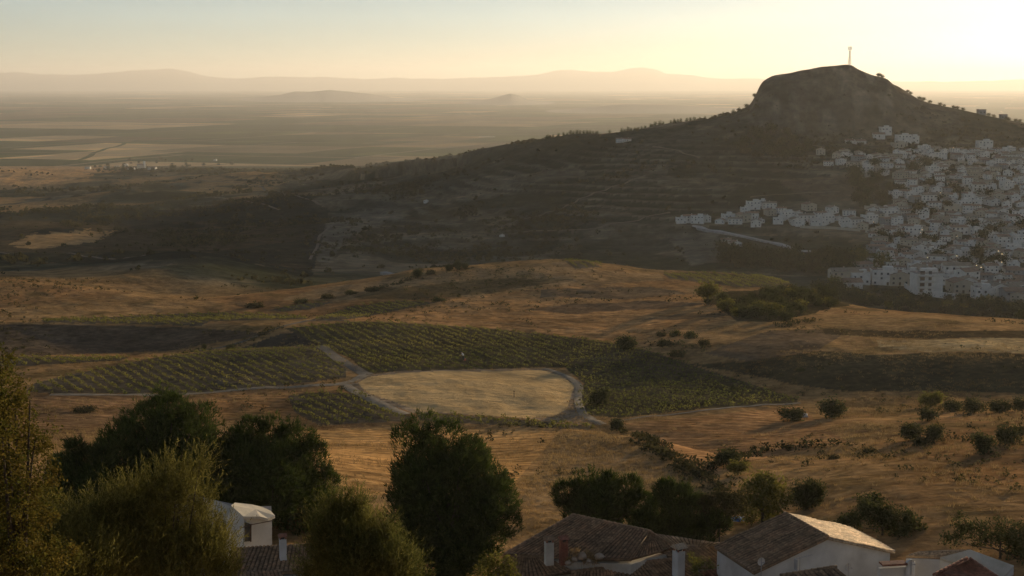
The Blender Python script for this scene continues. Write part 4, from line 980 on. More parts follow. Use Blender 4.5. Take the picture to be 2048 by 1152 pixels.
# far village at the edge of the plain
for px, py, k, sc, lab in [(176,338,0,1.1,'pale house at the left end of the far village'), (214,337,2,1,'house left of the middle of the far village'), (234,335,8,1.1,'low house in the far village, left of the lit church'),
  (252,333,3,1,'cube house behind the lit church of the far village'), (305,339,5,1.3,'low white shed right of the lit church'), (262,340,5,1.2,'low shed in front of the lit church'), (431,322,3,.8,'tiny white house alone on the plain right of the far village')]:
    p = hit(px, py, 1900); put_house(k, p.x, p.y, random.uniform(-.3, .3), lab, None, sc)
p = hit(283, 338, 1900); t = empty('church', p, -.5, 'sunlit cream church with a small tower in the far village', 'church')
q = MB().box((0, 0, 4), (20, 9, 12)); q.build('wall', M['cream'], t); MB().slab([(-10.4,-4.9,10),(10.4,-4.9,10),(10.4,0,12.4),(-10.4,0,12.4)], .3).slab([(-10.4,0,12.4),(10.4,0,12.4),(10.4,4.9,10),(-10.4,4.9,10)], .3).build('roof', M['troof'], t)
MB().box((9, 0, 9), (4, 4, 18)).build('tower', M['white'], t)
tag(wallstrip([(958,274),(990,274)], .4, 30, 'bright reservoir lying on the plain right of the middle', M['white'], 'reservoir') or COL.objects['reservoir'], 'bright flat reservoir roof on the plain, right of the middle', 'reservoir')
# lit street lamps
lm, nt_, b_ = mat('lamp_glow'); b_.inputs['Emission Color'].default_value = (1, .72, .35, 1); b_.inputs['Emission Strength'].default_value = 2.5; b_.inputs['Base Color'].default_value = (1, .8, .5, 1)
M['metal'] = simple('galvanised_metal', (.22, .22, .22), (.34, .34, .33), 2, .5, spec=.5)
LMP = [(1838,478,'beside the dark trees at the left edge of the town'), (1835,483,'just under another lamp by the dark trees'), (1907,491,'in the lane right of the dark trees'), (1742,462,'beside the white house below the western arm'), (1989,522,'high above the dark gap on the right'),
       (1996,528,'below another lamp above the dark gap'), (1995,545,'brightest one in the dark gap on the right'), (1945,552,'reddish one in the gap near the foot of the town'), (1954,556,'just right of the reddish one'), (1848,536,'on the flat roof edge of the four-storey building'),
       (1906,532,'in the middle of the lower town'), (1875,402,'alone in the middle of the upper town'), (1902,310,'at the top row of the town')]
lp = None
for px, py, lab in LMP:
    p = hit(px, py+6, 600)
    if lp is None:
        lp = empty('street_lamp', p); MB().tube([(0, 0, 0), (0, 0, 7.2), (0, -.9, 7.6)], [.09, .07, .05]).build('pole', M['metal'], lp); MB().box((0, -1.1, 7.55), (.3, .4, .2)).build('lamp_head', lm, lp)
        KIDS[lp.name] = [c for c in COL.objects if c.parent == lp]; o = lp
    else: o = copy_tree(lp)
    o.location = p-Vector((0, 4, 0)); tag(o, 'lit street lamp '+lab, 'street lamp', 'lit lamps in the town')

# ------------------------------------------------------------------ lattice mast on the rocky hill
M['mast'] = simple('mast_paint', (.13, .12, .12), (.22, .20, .19), .35, .6)
q = skyline(1696); t = empty('radio_mast', (q.x, q.y+2, float(gh(q.x, q.y+2))), .3, 'tall lattice radio mast with a crown of panels on the rocky hill', 'mast')
t.scale = (.86, .86, .86); mb = MB()
def leg(i, z): w = 1.35*(1-z/13)+.42*z/13 if z < 13 else .42; a = PI/4+i*PI/2; return Vector((w*math.cos(a)*1.2, w*math.sin(a)*1.2, z))
for i in range(4): MB().tube([leg(i, -.5), leg(i, 6), leg(i, 13)], .08, 5).build('leg', M['mast'], t)
zs = [0, 1.8, 3.6, 5.3, 6.9, 8.4, 9.8, 11.1, 12.2, 13]
for a, b in zip(zs[:-1], zs[1:]):
    for i in range(4):
        j = (i+1) % 4; mb.tube([leg(i, a), leg(j, b)], .055, 4); mb.tube([leg(j, a), leg(i, b)], .055, 4); mb.tube([leg(i, b), leg(j, b)], .05, 4)
mb.build('bracing', M['mast'], t)
MB().tube([(0, 0, 12.6), (0, 0, 17.0)], .16, 6).build('pole', M['mast'], t)
MB().tube([(0, 0, 13.0), (0, 0, 13.25)], 1.0, 12).build('platform', M['metal'], t)
for i in range(6):
    a = i*PI/3; c = Vector((math.cos(a)*1.5, math.sin(a)*1.5, 15.6)); x = MB().box(c, (.28, .75, 3.3), a).build('antenna_panel', M['metal'], t)
    MB().tube([(0, 0, 14.3), (c.x, c.y, 14.8)], .06, 4).tube([(0, 0, 16.6), (c.x, c.y, 16.9)], .06, 4).build('arm', M['metal'], t)

# ------------------------------------------------------------------ the near houses
def tile_mat(name, c1, c2, c3, rib=False):
    m, nt, b = mat(name); tc = N(nt, 'ShaderNodeTexCoord')
    n = noise(nt, .7, 6, tc.outputs['Object'], .7); n2_ = noise(nt, 5, 3, tc.outputs['Object'])
    v = N(nt, 'ShaderNodeTexVoronoi'); v.inputs['Scale'].default_value = 3.2; nt.links.new(tc.outputs['Object'], v.inputs['Vector'])
    r = ramp(nt, n.outputs[0], [(.3, c1), (.5, c2), (.72, c3)]); r2 = ramp(nt, n2_.outputs[0], [(.3, (.65,)*3), (.7, (1.35,)*3)])
    c = mixc(nt, 1, r.outputs[0], r2.outputs[0], 'MULTIPLY'); hs = N(nt, 'ShaderNodeSeparateColor'); nt.links.new(v.outputs['Color'], hs.inputs[0])
    r3 = ramp(nt, hs.outputs[0], [(0, (.86,)*3), (1, (1.14, 1.1, 1.05))]); c = mixc(nt, 1, c, r3.outputs[0], 'MULTIPLY')
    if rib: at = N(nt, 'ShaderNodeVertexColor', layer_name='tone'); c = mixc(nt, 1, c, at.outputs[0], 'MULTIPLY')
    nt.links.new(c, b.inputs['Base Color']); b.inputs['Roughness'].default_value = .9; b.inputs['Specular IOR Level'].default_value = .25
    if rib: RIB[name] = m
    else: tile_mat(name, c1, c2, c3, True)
    return m
RIB = {}
T1 = tile_mat('weathered_tiles', (.15, .105, .062), (.23, .155, .092), (.31, .175, .095))
T2 = tile_mat('red_tiles', (.15, .07, .05), (.24, .11, .07), (.32, .16, .11))
T3 = tile_mat('pale_tiles', (.30, .23, .16), (.42, .32, .21), (.50, .35, .23))  # sunlit slopes and cap get their brightness from this pale colour
M['plaster'] = simple('white_plaster', (.44, .42, .38), (.68, .66, .61), .5, .9, .01, 8)
M['plaster2'] = simple('stained_plaster', (.40, .36, .28), (.58, .54, .45), .9, .9, .01)
M['brick'] = simple('brick', (.20, .08, .05), (.30, .13, .08), 9, .9)
def roof_tiles(a, b, c, d, parent, m, name='roof', pitch=.32, row=.42, amp=.10):
    """corrugated clay-tile sheet: a-b the ridge, d-c the eaves (a above d)"""
    a, b, c, d = [np.array(Vector(p)) for p in (a, b, c, d)]
    w = max(np.linalg.norm(b-a), np.linalg.norm(c-d)); l = max(np.linalg.norm(d-a), np.linalg.norm(c-b))
    nu = max(8, int(w/pitch)*6); nv = max(3, int(l/row)); nrm = np.cross(b-a if np.linalg.norm(b-a) > .1 else c-d, d-a); nrm /= np.linalg.norm(nrm)
    if nrm[2] < 0: nrm = -nrm
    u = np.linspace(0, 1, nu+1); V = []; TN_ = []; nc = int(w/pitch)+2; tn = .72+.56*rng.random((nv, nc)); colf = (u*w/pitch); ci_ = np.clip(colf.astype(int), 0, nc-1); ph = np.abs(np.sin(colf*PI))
    for j in range(nv):
        for e in (0, 1):
            v = (j+e*1.0)/nv; base_ = (a*(1-v)+d*v)[None]*(1-u)[:, None]+(b*(1-v)+c*v)[None]*u[:, None]
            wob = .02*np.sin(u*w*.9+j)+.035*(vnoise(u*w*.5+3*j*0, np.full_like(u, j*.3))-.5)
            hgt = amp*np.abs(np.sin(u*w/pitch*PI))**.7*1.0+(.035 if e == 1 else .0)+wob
            V.append(base_+nrm[None]*hgt[:, None]); TN_.append(tn[j, ci_]*np.where(ph < .42, .45, 1.12)*(.85 if e == 0 else 1.05))   # shade of channels and laps painted in, over random tile tones
    V = np.concatenate(V); n = nu+1; R = 2*nv; i = (np.arange(R-1)[:, None]*n+np.arange(nu)[None]).ravel()
    Fc = np.stack([i, i+n, i+n+1, i+1], 1)
    q = np.array([a, b, c, d])-nrm*.03; q2 = q-nrm*.14; nb_ = len(V)
    V = np.concatenate([V, q, q2]); Fq = np.array([(0,1,2,3),(7,6,5,4),(0,4,5,1),(1,5,6,2),(2,6,7,3),(3,7,4,0)])+nb_
    tv = np.concatenate([np.concatenate(TN_), np.ones(8)])
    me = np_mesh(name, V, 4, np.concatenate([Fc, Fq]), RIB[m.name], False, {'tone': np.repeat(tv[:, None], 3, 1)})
    return link(bpy.data.objects.new(name, me), parent)
def ridge_tiles(a, b, parent, m, r=.13):
    a, b = Vector(a), Vector(b); n = max(2, int((b-a).length/.4)); mb = MB()
    for i in range(n): mb.tube([a.lerp(b, i/n)+Vector((0, 0, .05)), a.lerp(b, (i+1.15)/n)+Vector((0, 0, .03))], [r*1.15, r*.95], 8)
    return mb.build('ridge', m, parent, True)
def body(corners, zb, parent, m, drop=.16):
    n = len(corners); top = [Vector(p)-Vector((0, 0, drop)) for p in corners]; bot = [Vector((p.x, p.y, zb)) for p in top]
    return MB().add(top+bot, [tuple(range(n))]+[(i, (i+1) % n, (i+1) % n+n, i+n) for i in range(n)]).build('wall', m, parent)
def chimney(px, pt, pb, Y, label, capm, wallm, w=.55, tilt=0, capw=1.3):
    a = P(px, pb, Y); hgt = (pb-pt)*Y/F*1.02; o = empty('chimney', a, .25+tilt, label, 'chimney')
    h1 = hgt*.70
    MB().box((0, 0, h1/2-.3), (w, w, h1+.6)).build('shaft', wallm, o)
    pm = MB()
    for i in (-1, 1):
        for j in (-1, 1): pm.box((i*w*.38, j*w*.38, h1+hgt*.07), (.1, .1, hgt*.14))
    pm.build('vent', T2, o); MB().box((0, 0, h1+hgt*.07), (w*.5, w*.5, hgt*.138)).build('flue', M['dark'], o)
    c = w*capw/2; z = h1+hgt*.14; r = hgt*.16
    MB().add([(-c,-c,z),(c,-c,z),(c,c,z),(-c,c,z),(-c*.9,-c*.35,z+r*.75),(c*.9,-c*.35,z+r*.75),(c*.9,c*.35,z+r*.75),(-c*.9,c*.35,z+r*.75),(-c*.9,0,z+r),(c*.9,0,z+r)],
             [(3,2,1,0),(0,1,5,4),(4,5,9,8),(8,9,6,7),(7,6,2,3),(1,2,6,9,5),(0,4,8,7,3)]).build('cap', capm, o)
    return o
# 1: the large weathered roof with its lower roofs
a, b, c, d = PZ(1145,1031,-31.5), PZ(1300,1064,-31.9), PZ(1262,1119,-32.9), PZ(1006,1110,-33.2)
e = PZ(1346,1096,-32.9); G0 = float(gh(8, 92))-1
H = empty('farmhouse', (7, 92, G0+1), 0, 'old house with the large weathered brown tile roof and lower roofs in front', 'house')
def loc(H, *ps): return [Vector(p)-H.location for p in ps]
A, B, C_, D_, E = loc(H, a, b, c, d, e)
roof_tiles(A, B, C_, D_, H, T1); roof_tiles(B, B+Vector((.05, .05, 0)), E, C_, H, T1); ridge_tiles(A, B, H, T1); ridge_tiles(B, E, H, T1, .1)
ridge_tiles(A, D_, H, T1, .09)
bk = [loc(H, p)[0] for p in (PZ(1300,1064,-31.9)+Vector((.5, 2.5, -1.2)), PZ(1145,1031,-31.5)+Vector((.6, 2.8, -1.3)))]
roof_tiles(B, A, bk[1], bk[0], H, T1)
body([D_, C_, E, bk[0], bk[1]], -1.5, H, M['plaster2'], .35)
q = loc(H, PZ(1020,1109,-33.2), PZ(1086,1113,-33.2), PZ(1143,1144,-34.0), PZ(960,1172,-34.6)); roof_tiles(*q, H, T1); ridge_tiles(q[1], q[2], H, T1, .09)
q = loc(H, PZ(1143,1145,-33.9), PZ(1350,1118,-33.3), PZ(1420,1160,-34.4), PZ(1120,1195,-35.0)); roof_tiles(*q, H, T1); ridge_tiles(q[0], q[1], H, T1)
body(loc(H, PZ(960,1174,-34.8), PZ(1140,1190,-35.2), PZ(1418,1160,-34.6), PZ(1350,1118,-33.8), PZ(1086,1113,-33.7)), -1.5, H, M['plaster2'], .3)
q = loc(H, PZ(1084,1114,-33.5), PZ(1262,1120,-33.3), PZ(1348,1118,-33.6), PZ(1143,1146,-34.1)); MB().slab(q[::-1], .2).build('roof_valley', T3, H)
q = loc(H, PZ(1304,1066,-32.05), PZ(1440,1086,-32.5), PZ(1415,1096,-33.0), PZ(1346,1094,-32.9)); roof_tiles(*q, H, T3)  # sunlight on this strip put into the paler tile colour
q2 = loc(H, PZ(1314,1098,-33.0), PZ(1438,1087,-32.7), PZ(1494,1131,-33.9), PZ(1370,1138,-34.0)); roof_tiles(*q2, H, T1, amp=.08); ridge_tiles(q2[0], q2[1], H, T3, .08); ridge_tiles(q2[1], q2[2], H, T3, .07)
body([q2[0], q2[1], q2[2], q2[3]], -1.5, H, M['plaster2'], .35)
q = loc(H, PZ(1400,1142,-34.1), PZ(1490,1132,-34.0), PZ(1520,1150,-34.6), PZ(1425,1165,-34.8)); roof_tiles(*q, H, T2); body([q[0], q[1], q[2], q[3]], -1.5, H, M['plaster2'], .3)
chimney(1098, 1069, 1112, 93.5, 'cream chimney with a brown cap on the weathered roof, left of two', T1, M['plaster2'])
chimney(1127, 1068, 1112, 94.2, 'brown brick chimney with a red rounded cap, right of the cream one', T2, M['brick'], .52)
chimney(1357, 1084, 1135, 93, 'white chimney with a sunlit tilted cap at the end of the ridge', T3, M['plaster'], .62, .3, 1.45)
M['rubble'] = simple('pale_rubble', (.26, .20, .14), (.42, .34, .25), 3, 1)
def rock(name, px, py, Y, r, label, m, cat='stone', z=None):
    bm_ = MB(); n = 9; V = []; r_ = random.Random(px)
    for i in range(5):
        th = i*PI/4; 
        for k in range(n):
            q = r*(1+r_.uniform(-.22, .22)); V.append((q*math.sin(th)*math.cos(k*2*PI/n)*1.2, q*math.sin(th)*math.sin(k*2*PI/n), q*math.cos(th)*.8))
    Fs = [(i*n+k, i*n+(k+1) % n, (i+1)*n+(k+1) % n, (i+1)*n+k) for i in range(4) for k in range(n)]
    o = bm_.add(V, Fs).build(name, m, None, True); o.location = P(px, py, Y) if z is None else z; return tag(o, label, cat)
for px, py, r, lab in [(1150,1118,.22,'pale stone at the left of the rubble on the roof valley'), (1164,1112,.34,'tallest pale stone in the rubble on the roof valley'), (1178,1122,.2,'small stone at the foot of the tallest one'), (1198,1113,.3,'rounded pale stone right of the tallest one'), (1137,1126,.2,'small pale stone nearest the corner of the roof valley')]:
    rock('stone', px, py, 93.6, r, lab, M['rubble'])
big_tree('dry_weed', 93.8, [(1150,1106,8),(1172,1116,12),(1190,1120,10),(1140,1122,8)], pine_crown, 160, G['grass'], 'dry weeds growing among the stones on the roof', 'weeds', .012, L=.3, w=.03)
big_tree('creeper', 91.5, [(1385,1120,12),(1400,1128,14),(1420,1130,10),(1392,1138,12)], leaf_crown, 700, G['vine'], 'green creeper hanging over the corrugated lean-to roof', 'creeper', .012, size=.13)
# 2: gabled white house
ax, ay = 20.05, 90.3; rd = Vector((-.33, .944, 0)); gd = Vector((.944, .33, 0))
apex = PZ(1651,1076,-30.6); le, re = apex-gd*5.35+Vector((0, 0, -1.7)), apex+gd*5.2+Vector((0, 0, -1.5)); L = rd*5.4
H2 = empty('gabled_house', (apex.x, apex.y, float(gh(apex.x, apex.y))), 0, 'gabled house with a blank white end wall and a brown tiled roof', 'house')
o_ = lambda *p: loc(H2, *p)
n_ = -rd*.25
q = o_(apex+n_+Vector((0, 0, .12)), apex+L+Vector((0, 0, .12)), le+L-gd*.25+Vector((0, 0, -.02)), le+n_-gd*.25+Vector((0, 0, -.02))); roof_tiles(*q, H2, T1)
q = o_(apex+n_+Vector((0, 0, .12)), apex+L+Vector((0, 0, .12)), re+L+gd*.25+Vector((0, 0, -.02)), re+n_+gd*.25+Vector((0, 0, -.02))); roof_tiles(*q, H2, T3, amp=.1)  # sunny slope painted lighter than the left one
ridge_tiles(o_(apex+n_+Vector((0, 0, .12)))[0], o_(apex+L+Vector((0, 0, .12)))[0], H2, T1)
zb = -6.0; f = o_(le, apex, re); g_ = [p+L for p in f]; lo = [Vector((p.x, p.y, -1.5)) for p in (f[0], f[2], g_[2], g_[0])]
MB().add([*f, *g_, *lo], [(0,6,7,2,1), (5,8,9,3,4), (2,7,8,5), (0,3,9,6)]).build('wall', M['plaster'], H2)
def antenna(px, pt, Y, hgt, label, kind):
    a = P(px, pt, Y); o = empty('antenna', a-Vector((0, 0, hgt)), .4, label, 'antenna'); MB().tube([(0, 0, 0), (0, 0, hgt)], .03, 6).build('pole', M['metal'], o)
    if kind == 'dish':
        mb = MB(); n = 12; V = [(0, .12, hgt-.25)]
        for r, y in ((.15, .1), (.28, .02)):
            for k in range(n): V.append((math.cos(k*PI/6)*r, y, hgt-.25+math.sin(k*PI/6)*r))
        mb.add(V, [(0, 1+k, 1+(k+1) % n) for k in range(n)]+[(1+k, 1+n+k, 1+n+(k+1) % n, 1+(k+1) % n) for k in range(n)]); mb.build('dish', M['plaster'], o, True)
        MB().tube([(0, .05, hgt-.35), (0, -.3, hgt-.2)], .015, 4).box((0, -.32, hgt-.2), (.07, .1, .07)).build('receiver', M['metal'], o)
    else:
        MB().tube([(-.35, 0, hgt-.06), (.95, 0, hgt+.06)], .018, 4).build('boom', M['metal'], o)
        for i in range(8): x = -.3+i*.17; MB().tube([(x, -.22+.015*i, hgt-.05+i*.016), (x, .22-.015*i, hgt-.05+i*.016)], .01, 4).build('rod', M['metal'], o)
        MB().box((-.3, 0, hgt-.45), (.04, .35, .7)).build('reflector', M['metal'], o)
antenna(1523, 1116, 88, 2.5, 'small dish on a thin pole before the left end of the white gable', 'dish')
antenna(1600, 1115, 86.5, 2.6, 'rod antenna on a pole in front of the white gable wall', 'yagi')
antenna(1697, 1127, 86, 1.8, 'small white dish on a pole before the right part of the gable wall', 'dish')
H5 = empty('small_roof_house', P(1655, 1200, 85), 0, 'low house whose dark tile roof peeks up before the white gable', 'house')
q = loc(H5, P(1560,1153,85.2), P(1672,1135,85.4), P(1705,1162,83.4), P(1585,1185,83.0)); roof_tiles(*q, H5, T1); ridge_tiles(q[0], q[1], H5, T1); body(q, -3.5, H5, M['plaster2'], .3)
# 3: pale low house at the right with a dark red roof before it
H3 = empty('low_house', P(1900, 1180, 88), 0, 'low pale house at the lower right with a light flat roof', 'house')
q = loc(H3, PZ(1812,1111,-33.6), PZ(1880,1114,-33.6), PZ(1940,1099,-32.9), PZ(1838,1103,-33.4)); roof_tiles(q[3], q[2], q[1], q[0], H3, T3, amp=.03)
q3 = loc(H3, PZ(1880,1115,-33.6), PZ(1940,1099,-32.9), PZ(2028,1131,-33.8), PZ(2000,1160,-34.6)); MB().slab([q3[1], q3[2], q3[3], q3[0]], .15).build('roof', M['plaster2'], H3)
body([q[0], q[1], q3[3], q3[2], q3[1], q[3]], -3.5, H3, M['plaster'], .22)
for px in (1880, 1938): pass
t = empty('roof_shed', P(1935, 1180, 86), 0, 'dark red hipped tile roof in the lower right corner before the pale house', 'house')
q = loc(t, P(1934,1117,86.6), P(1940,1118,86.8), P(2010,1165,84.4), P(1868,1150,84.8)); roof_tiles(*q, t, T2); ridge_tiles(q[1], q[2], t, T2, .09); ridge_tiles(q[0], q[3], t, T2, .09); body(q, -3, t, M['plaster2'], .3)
t = empty('garden_wall', P(1790, 1150, 88.5), .15, 'low white wall with a rounded pale pillar between the gabled house and the low house', 'wall')
MB().box((0, 0, -1), (2.3, .3, 3.1)).build('wall', M['plaster'], t); MB().tube([(.9, -.3, -2), (.9, -.3, .95), (.95, -.3, 1.1)], [.3, .3, .12], 10).build('pillar', M['plaster'], t, True); MB().box((-.2, -.1, .85), (1.7, .7, .12)).build('coping', T2, t)
antenna(1823, 1120, 88, 1.0, 'small dish beside the rounded pillar', 'dish')
# 4: white shed with sagging canvas-like roof at the left
H4 = empty('white_shed', P(500, 1090, 108), 0, 'white shed with a sagging pale roof and an open dark doorway', 'shed'); Yc = 108
fl = P(452, 1086, 106.5); 
def l4(*a): return [P(*p)-H4.location for p in a]
w1 = l4((452,1088,106.8),(488,1084,106.0),(488,1038,106.0),(478,1020,106.2),(464,1012,106.4),(452,1040,106.8))
w2 = l4((488,1084,106.0),(544,1078,107.6),(544,1036,107.6),(488,1038,106.0))
dn = Vector((-.6, 3.2, 0)); bkp = [p+dn for p in w1]; bk2 = [p+dn for p in w2]
ww_ = MB(); ww_.add(w1, [tuple(range(6))]); ww_.add([w2[0], w2[1], w2[2], w2[3]], [(0,1,2,3)])
ww_.add([w2[1], w2[1]+dn, w2[2]+dn, w2[2]], [(0,1,2,3)]); ww_.add([w1[0], w1[0]+dn, w1[5]+dn, w1[5]], [(0,1,2,3)]); ww_.add([w1[0]+dn, w2[1]+dn, w2[2]+dn, w1[5]+dn], [(0,1,2,3)])
bt = [w1[0], w1[1], w2[1], w2[1]+dn, w1[0]+dn]; dnz = Vector((0, 0, -5)); n5 = len(bt); ww_.add(bt+[p+dnz for p in bt], [(i, (i+1) % n5, (i+1) % n5+n5, i+n5) for i in range(n5)])
ww_.build('wall', M['plaster'], H4)
rp = l4((462,1011,106.2),(487,1033,105.6),(520,1033,106.4),(536,1037,107.0),(550,1031,107.8),(541,1021,109.0),(525,1014,110.0),(505,1009,110.0),(470,1005,109.6))
M['canvas'] = simple('pale_canvas', (.42, .38, .30), (.55, .50, .41), 1.2, .9, .03)
cc = sum(rp, Vector())/9+Vector((0, 0, .12)); n9 = 9
MB().add(rp+[cc]+[p-Vector((0, 0, .22)) for p in rp], [(i, (i+1) % n9, 9) for i in range(n9)]+[(i, i+10, (i+1) % n9+10, (i+1) % n9) for i in range(n9)]+[tuple(range(10, 19))[::-1]]).build('roof', M['canvas'], H4)
dd = l4((489.5,1083,105.9),(500,1082,106.2),(500,1048,106.2),(489.5,1045,105.9)); fr = Vector((0, -.06, 0)); MB().add([p+fr for p in dd]+[p+Vector((0, .05, 0)) for p in dd], [(0,1,2,3),(0,4,5,1),(1,5,6,2),(2,6,7,3),(3,7,4,0)]).build('doorway', M['dark'], H4)
dd = l4((500.5,1083,106.1),(503,1083,106.2),(503,1048,106.2),(500.5,1048,106.1)); MB().add([p+fr*1.5 for p in dd]+[p for p in dd], [(0,1,2,3),(0,4,5,1),(1,5,6,2),(2,6,7,3),(3,7,4,0)]).build('door_frame', M['door'], H4)
dd = l4((482,1056,105.4),(500,1050,105.2),(545,1041,106.6)); MB().tube(dd, .035, 5).build('pole', M['door'], H4)
t = empty('white_shed', P(420, 1100, 110), 0, 'pale lean-to with a curved light roof, left of the white shed', 'shed')
V_ = [P(*p)-t.location for p in ((350,988,109),(390,990,109),(430,1000,108.5),(463,1013,108),(452,1040,107.4),(420,1030,107.4),(380,1020,108),(345,1012,108))]
MB().slab(V_[::-1], .12).build('roof', M['canvas'], t); body([V_[7], V_[6], V_[5], V_[4], V_[3]+Vector((0, 1.5, -.2)), V_[0]+Vector((0, 1.5, -.2))], -4, t, M['greyw'], .1)
H6 = empty('tiled_house', P(540, 1150, 100), 0, 'tile roof below the white shed, half hidden by the feathery bushes', 'house')
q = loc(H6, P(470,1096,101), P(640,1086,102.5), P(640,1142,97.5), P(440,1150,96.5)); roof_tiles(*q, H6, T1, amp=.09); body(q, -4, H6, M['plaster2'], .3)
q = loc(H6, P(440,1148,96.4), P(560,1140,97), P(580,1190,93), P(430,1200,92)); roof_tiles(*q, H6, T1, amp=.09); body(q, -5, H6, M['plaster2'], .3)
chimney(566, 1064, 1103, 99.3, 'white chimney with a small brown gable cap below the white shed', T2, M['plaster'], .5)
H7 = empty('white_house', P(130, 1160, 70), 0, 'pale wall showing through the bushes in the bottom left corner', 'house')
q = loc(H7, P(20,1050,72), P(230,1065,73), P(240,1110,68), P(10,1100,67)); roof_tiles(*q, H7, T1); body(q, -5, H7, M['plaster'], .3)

# ------------------------------------------------------------------ small things in the fields
o = rock('stone', 1607, 834, 219, .62, 'white stone under the dark leaning tree', M['plaster'], z=hit(1607, 834)+Vector((0, 0, .1)))
p = hit(1028, 795); t = empty('field_post', p, 0, 'thin lone post standing in the pale oval field', 'post'); MB().tube([(0, 0, -.3), (.02, 0, 1.1)], [.045, .035], 6).build('pole', M['door'], t); MB().box((0, 0, 1.1), (.22, .05, .08)).build('crosspiece', M['door'], t)
def cloth(name, px, py, w, hh_, m, label, cat):
    p = hit(px, py); X, Y_ = np.meshgrid(np.linspace(-w/2, w/2, 14), np.linspace(-hh_/2, hh_/2, 10)); zz = .25+.3*fbm(X*1.0+px, Y_, .7, 3)+.3*np.exp(-(X**2+Y_**2)*1.2)
    V = np.stack([X, Y_, zz], -1).reshape(-1, 3); i = (np.arange(9)[:, None]*14+np.arange(13)[None]).ravel()
    V = np.concatenate([V, V-np.array([0, 0, .04])]); Fc = np.stack([i, i+1, i+15, i+14], 1); Fc = np.concatenate([Fc, Fc[:, ::-1]+140])
    o = link(bpy.data.objects.new(name, np_mesh(name, V, 4, Fc, m, True))); o.location = p; tag(o, label, cat)
cloth('blue_sheet', 1477, 1046, 1.3, 1.4, simple('blue_plastic', (.03, .12, .30), (.05, .18, .42), 2, .5), 'crumpled blue plastic sheet lying in the scrub behind the roofs', 'sheet')
cloth('red_cloth', 1474, 1033, .8, .9, simple('red_cloth', (.30, .07, .05), (.40, .12, .09), 2, .8), 'faded red cloth just above the blue plastic sheet', 'cloth')

# ------------------------------------------------------------------ the person among the vines
def skin_mesh(name, pts, edges, radii, m, parent=None, root=0, sub=1):
    me = bpy.data.meshes.new(name); me.from_pydata(pts, edges, []); o = bpy.data.objects.new(name, me); link(o, parent)
    o.modifiers.new('s', 'SKIN'); me.skin_vertices.new() if not me.skin_vertices else None
    for i, r in enumerate(radii): me.skin_vertices[0].data[i].radius = (r, r)
    me.skin_vertices[0].data[root].use_root = True
    mm_ = o.modifiers.new('b', 'SUBSURF'); mm_.levels = sub; mm_.render_levels = sub; me.materials.append(m)
    dg = bpy.context.evaluated_depsgraph_get(); ev = bpy.data.meshes.new_from_object(o.evaluated_get(dg)); o.modifiers.clear(); o.data = ev; ev.name = name
    for pp in ev.polygons: pp.use_smooth = True
    return o
p = hit(927, 722); PO = empty('person', p, 0, 'person in a white shirt and dark trousers bending towards the vines', 'person')
skin = simple('skin', (.36, .20, .13), (.42, .24, .16), 3, .6); shirt = simple('white_shirt', (.74, .74, .76), (.82, .82, .82), 2, .85); tr = simple('dark_trousers', (.03, .03, .04), (.05, .045, .05), 3, .9); capm = simple('dark_cap', (.02, .04, .05), (.03, .05, .06), 3, .8)
pts = [(0,0,.95),(-.04,0,1.15),(-.14,0,1.38),(-.26,0,1.53),(-.33,0,1.60),(-.41,0,1.68),
       (0,.10,.90),(.04,.12,.50),(.02,.12,.08),(-.13,.12,.03),(0,-.10,.90),(-.05,-.11,.50),(.06,-.11,.08),(-.09,-.11,.03),
       (-.20,.20,1.42),(-.30,.26,1.18),(-.50,.20,1.10),(-.58,.18,1.08),(-.20,-.20,1.42),(-.26,-.27,1.16),(-.48,-.22,1.12),(-.56,-.20,1.12)]
ed = [(0,1),(1,2),(2,3),(3,4),(4,5),(0,6),(6,7),(7,8),(8,9),(0,10),(10,11),(11,12),(12,13),(2,14),(14,15),(15,16),(16,17),(2,18),(18,19),(19,20),(20,21)]
rd_ = [.14,.12,.13,.06,.085,.09,.09,.06,.045,.04,.09,.06,.045,.04,.06,.045,.032,.035,.06,.045,.032,.035]
for h0, sgn in ((17, 1), (21, -1)):
    bx_, by_, bz_ = pts[h0]
    for k_ in range(5):
        off = (k_-2)*.018; l_ = [.06, .08, .085, .08, .065][k_]; i0 = len(pts)
        pts += [(bx_-.03-(0 if k_ else -.02), by_+off*sgn, bz_-.005), (bx_-.03-l_*.6, by_+off*sgn*1.3, bz_-.02), (bx_-.03-l_, by_+off*sgn*1.3, bz_-.05)]
        ed += [(h0, i0), (i0, i0+1), (i0+1, i0+2)]; rd_ += [.01, .009, .008]
skin_mesh('body', pts, ed, rd_, skin, PO)
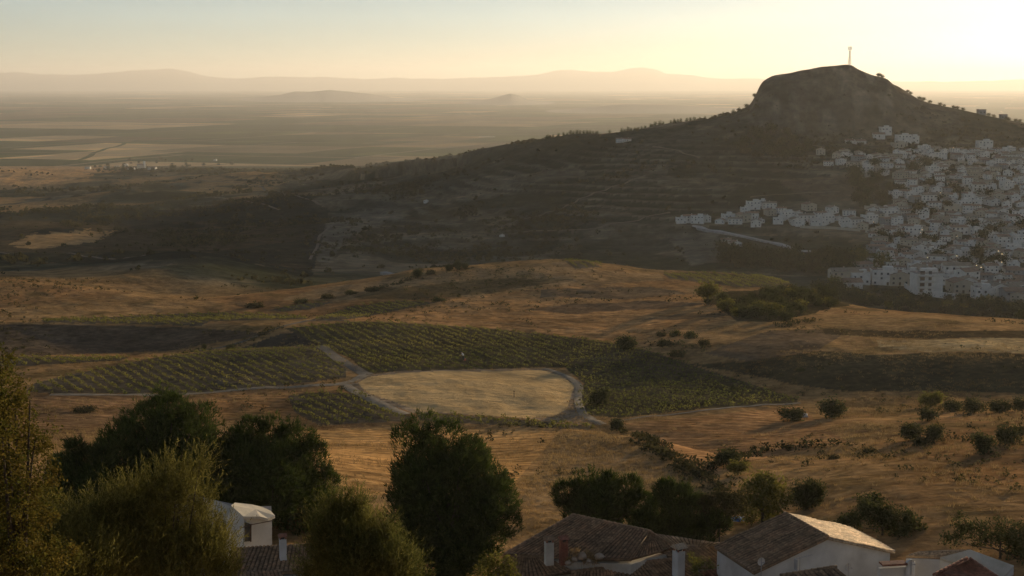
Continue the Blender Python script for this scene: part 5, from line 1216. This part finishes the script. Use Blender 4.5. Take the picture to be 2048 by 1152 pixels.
skin_mesh('shirt', [(0,0,.93),(-.04,0,1.15),(-.14,0,1.38),(-.24,0,1.48),(-.20,.20,1.42),(-.29,.26,1.20),(-.20,-.20,1.42),(-.25,-.27,1.18)], [(0,1),(1,2),(2,3),(2,4),(4,5),(2,6),(6,7)], [.165,.16,.17,.09,.085,.07,.085,.07], shirt, PO)
skin_mesh('trousers', [(0,0,.93),(0,.10,.88),(.04,.12,.50),(.02,.12,.12),(0,-.10,.88),(-.05,-.11,.50),(.06,-.11,.12)], [(0,1),(1,2),(2,3),(0,4),(4,5),(5,6)], [.15,.115,.08,.065,.115,.08,.065], tr, PO)
MB().tube([(-.36,0,1.68),(-.42,0,1.77),(-.44,0,1.80)], [.115,.10,.03], 12).box((-.50, 0, 1.70), (.14, .15, .02)).build('cap', capm, PO, True)
MB().add([(-.515,-.018,1.665),(-.515,.018,1.665),(-.495,0,1.70),(-.535,0,1.66)], [(0,1,2),(0,3,1),(0,2,3),(1,3,2)]).build('nose', skin, PO)
t = tag(MB().tube([(0,0,0),(.02,0,.22),(0,0,.42)], [.17,.20,.15], 10).build('basket', simple('orange_basket', (.40,.13,.06), (.48,.17,.08), 3, .7)), 'small orange-red basket standing behind the person in the vines', 'basket'); t.location = p+Vector((.30, -.1, .1)); PO.scale = (1.08, 1.08, 1.08)

# ------------------------------------------------------------------ the air
def haze():
    m = bpy.data.materials.new('haze'); m.use_nodes = True; nt = m.node_tree
    nt.nodes.remove(nt.nodes['Principled BSDF'])
    v = nt.nodes.new('ShaderNodeVolumePrincipled'); v.inputs['Color'].default_value = (1.0, .97, .92, 1)
    v.inputs['Density'].default_value = HAZE_D; v.inputs['Anisotropy'].default_value = HAZE_G
    nt.links.new(v.outputs[0], nt.nodes['Material Output'].inputs['Volume'])
    b = MB().box((0, 15000, (CZ+420-5)/2), (90000, 60000, CZ+420+5)).build('haze', m)
    tag(b, 'pale evening haze filling the air over the whole plain', 'haze', kind='stuff')
HAZE_D = 1/21500; HAZE_G = .38
haze()
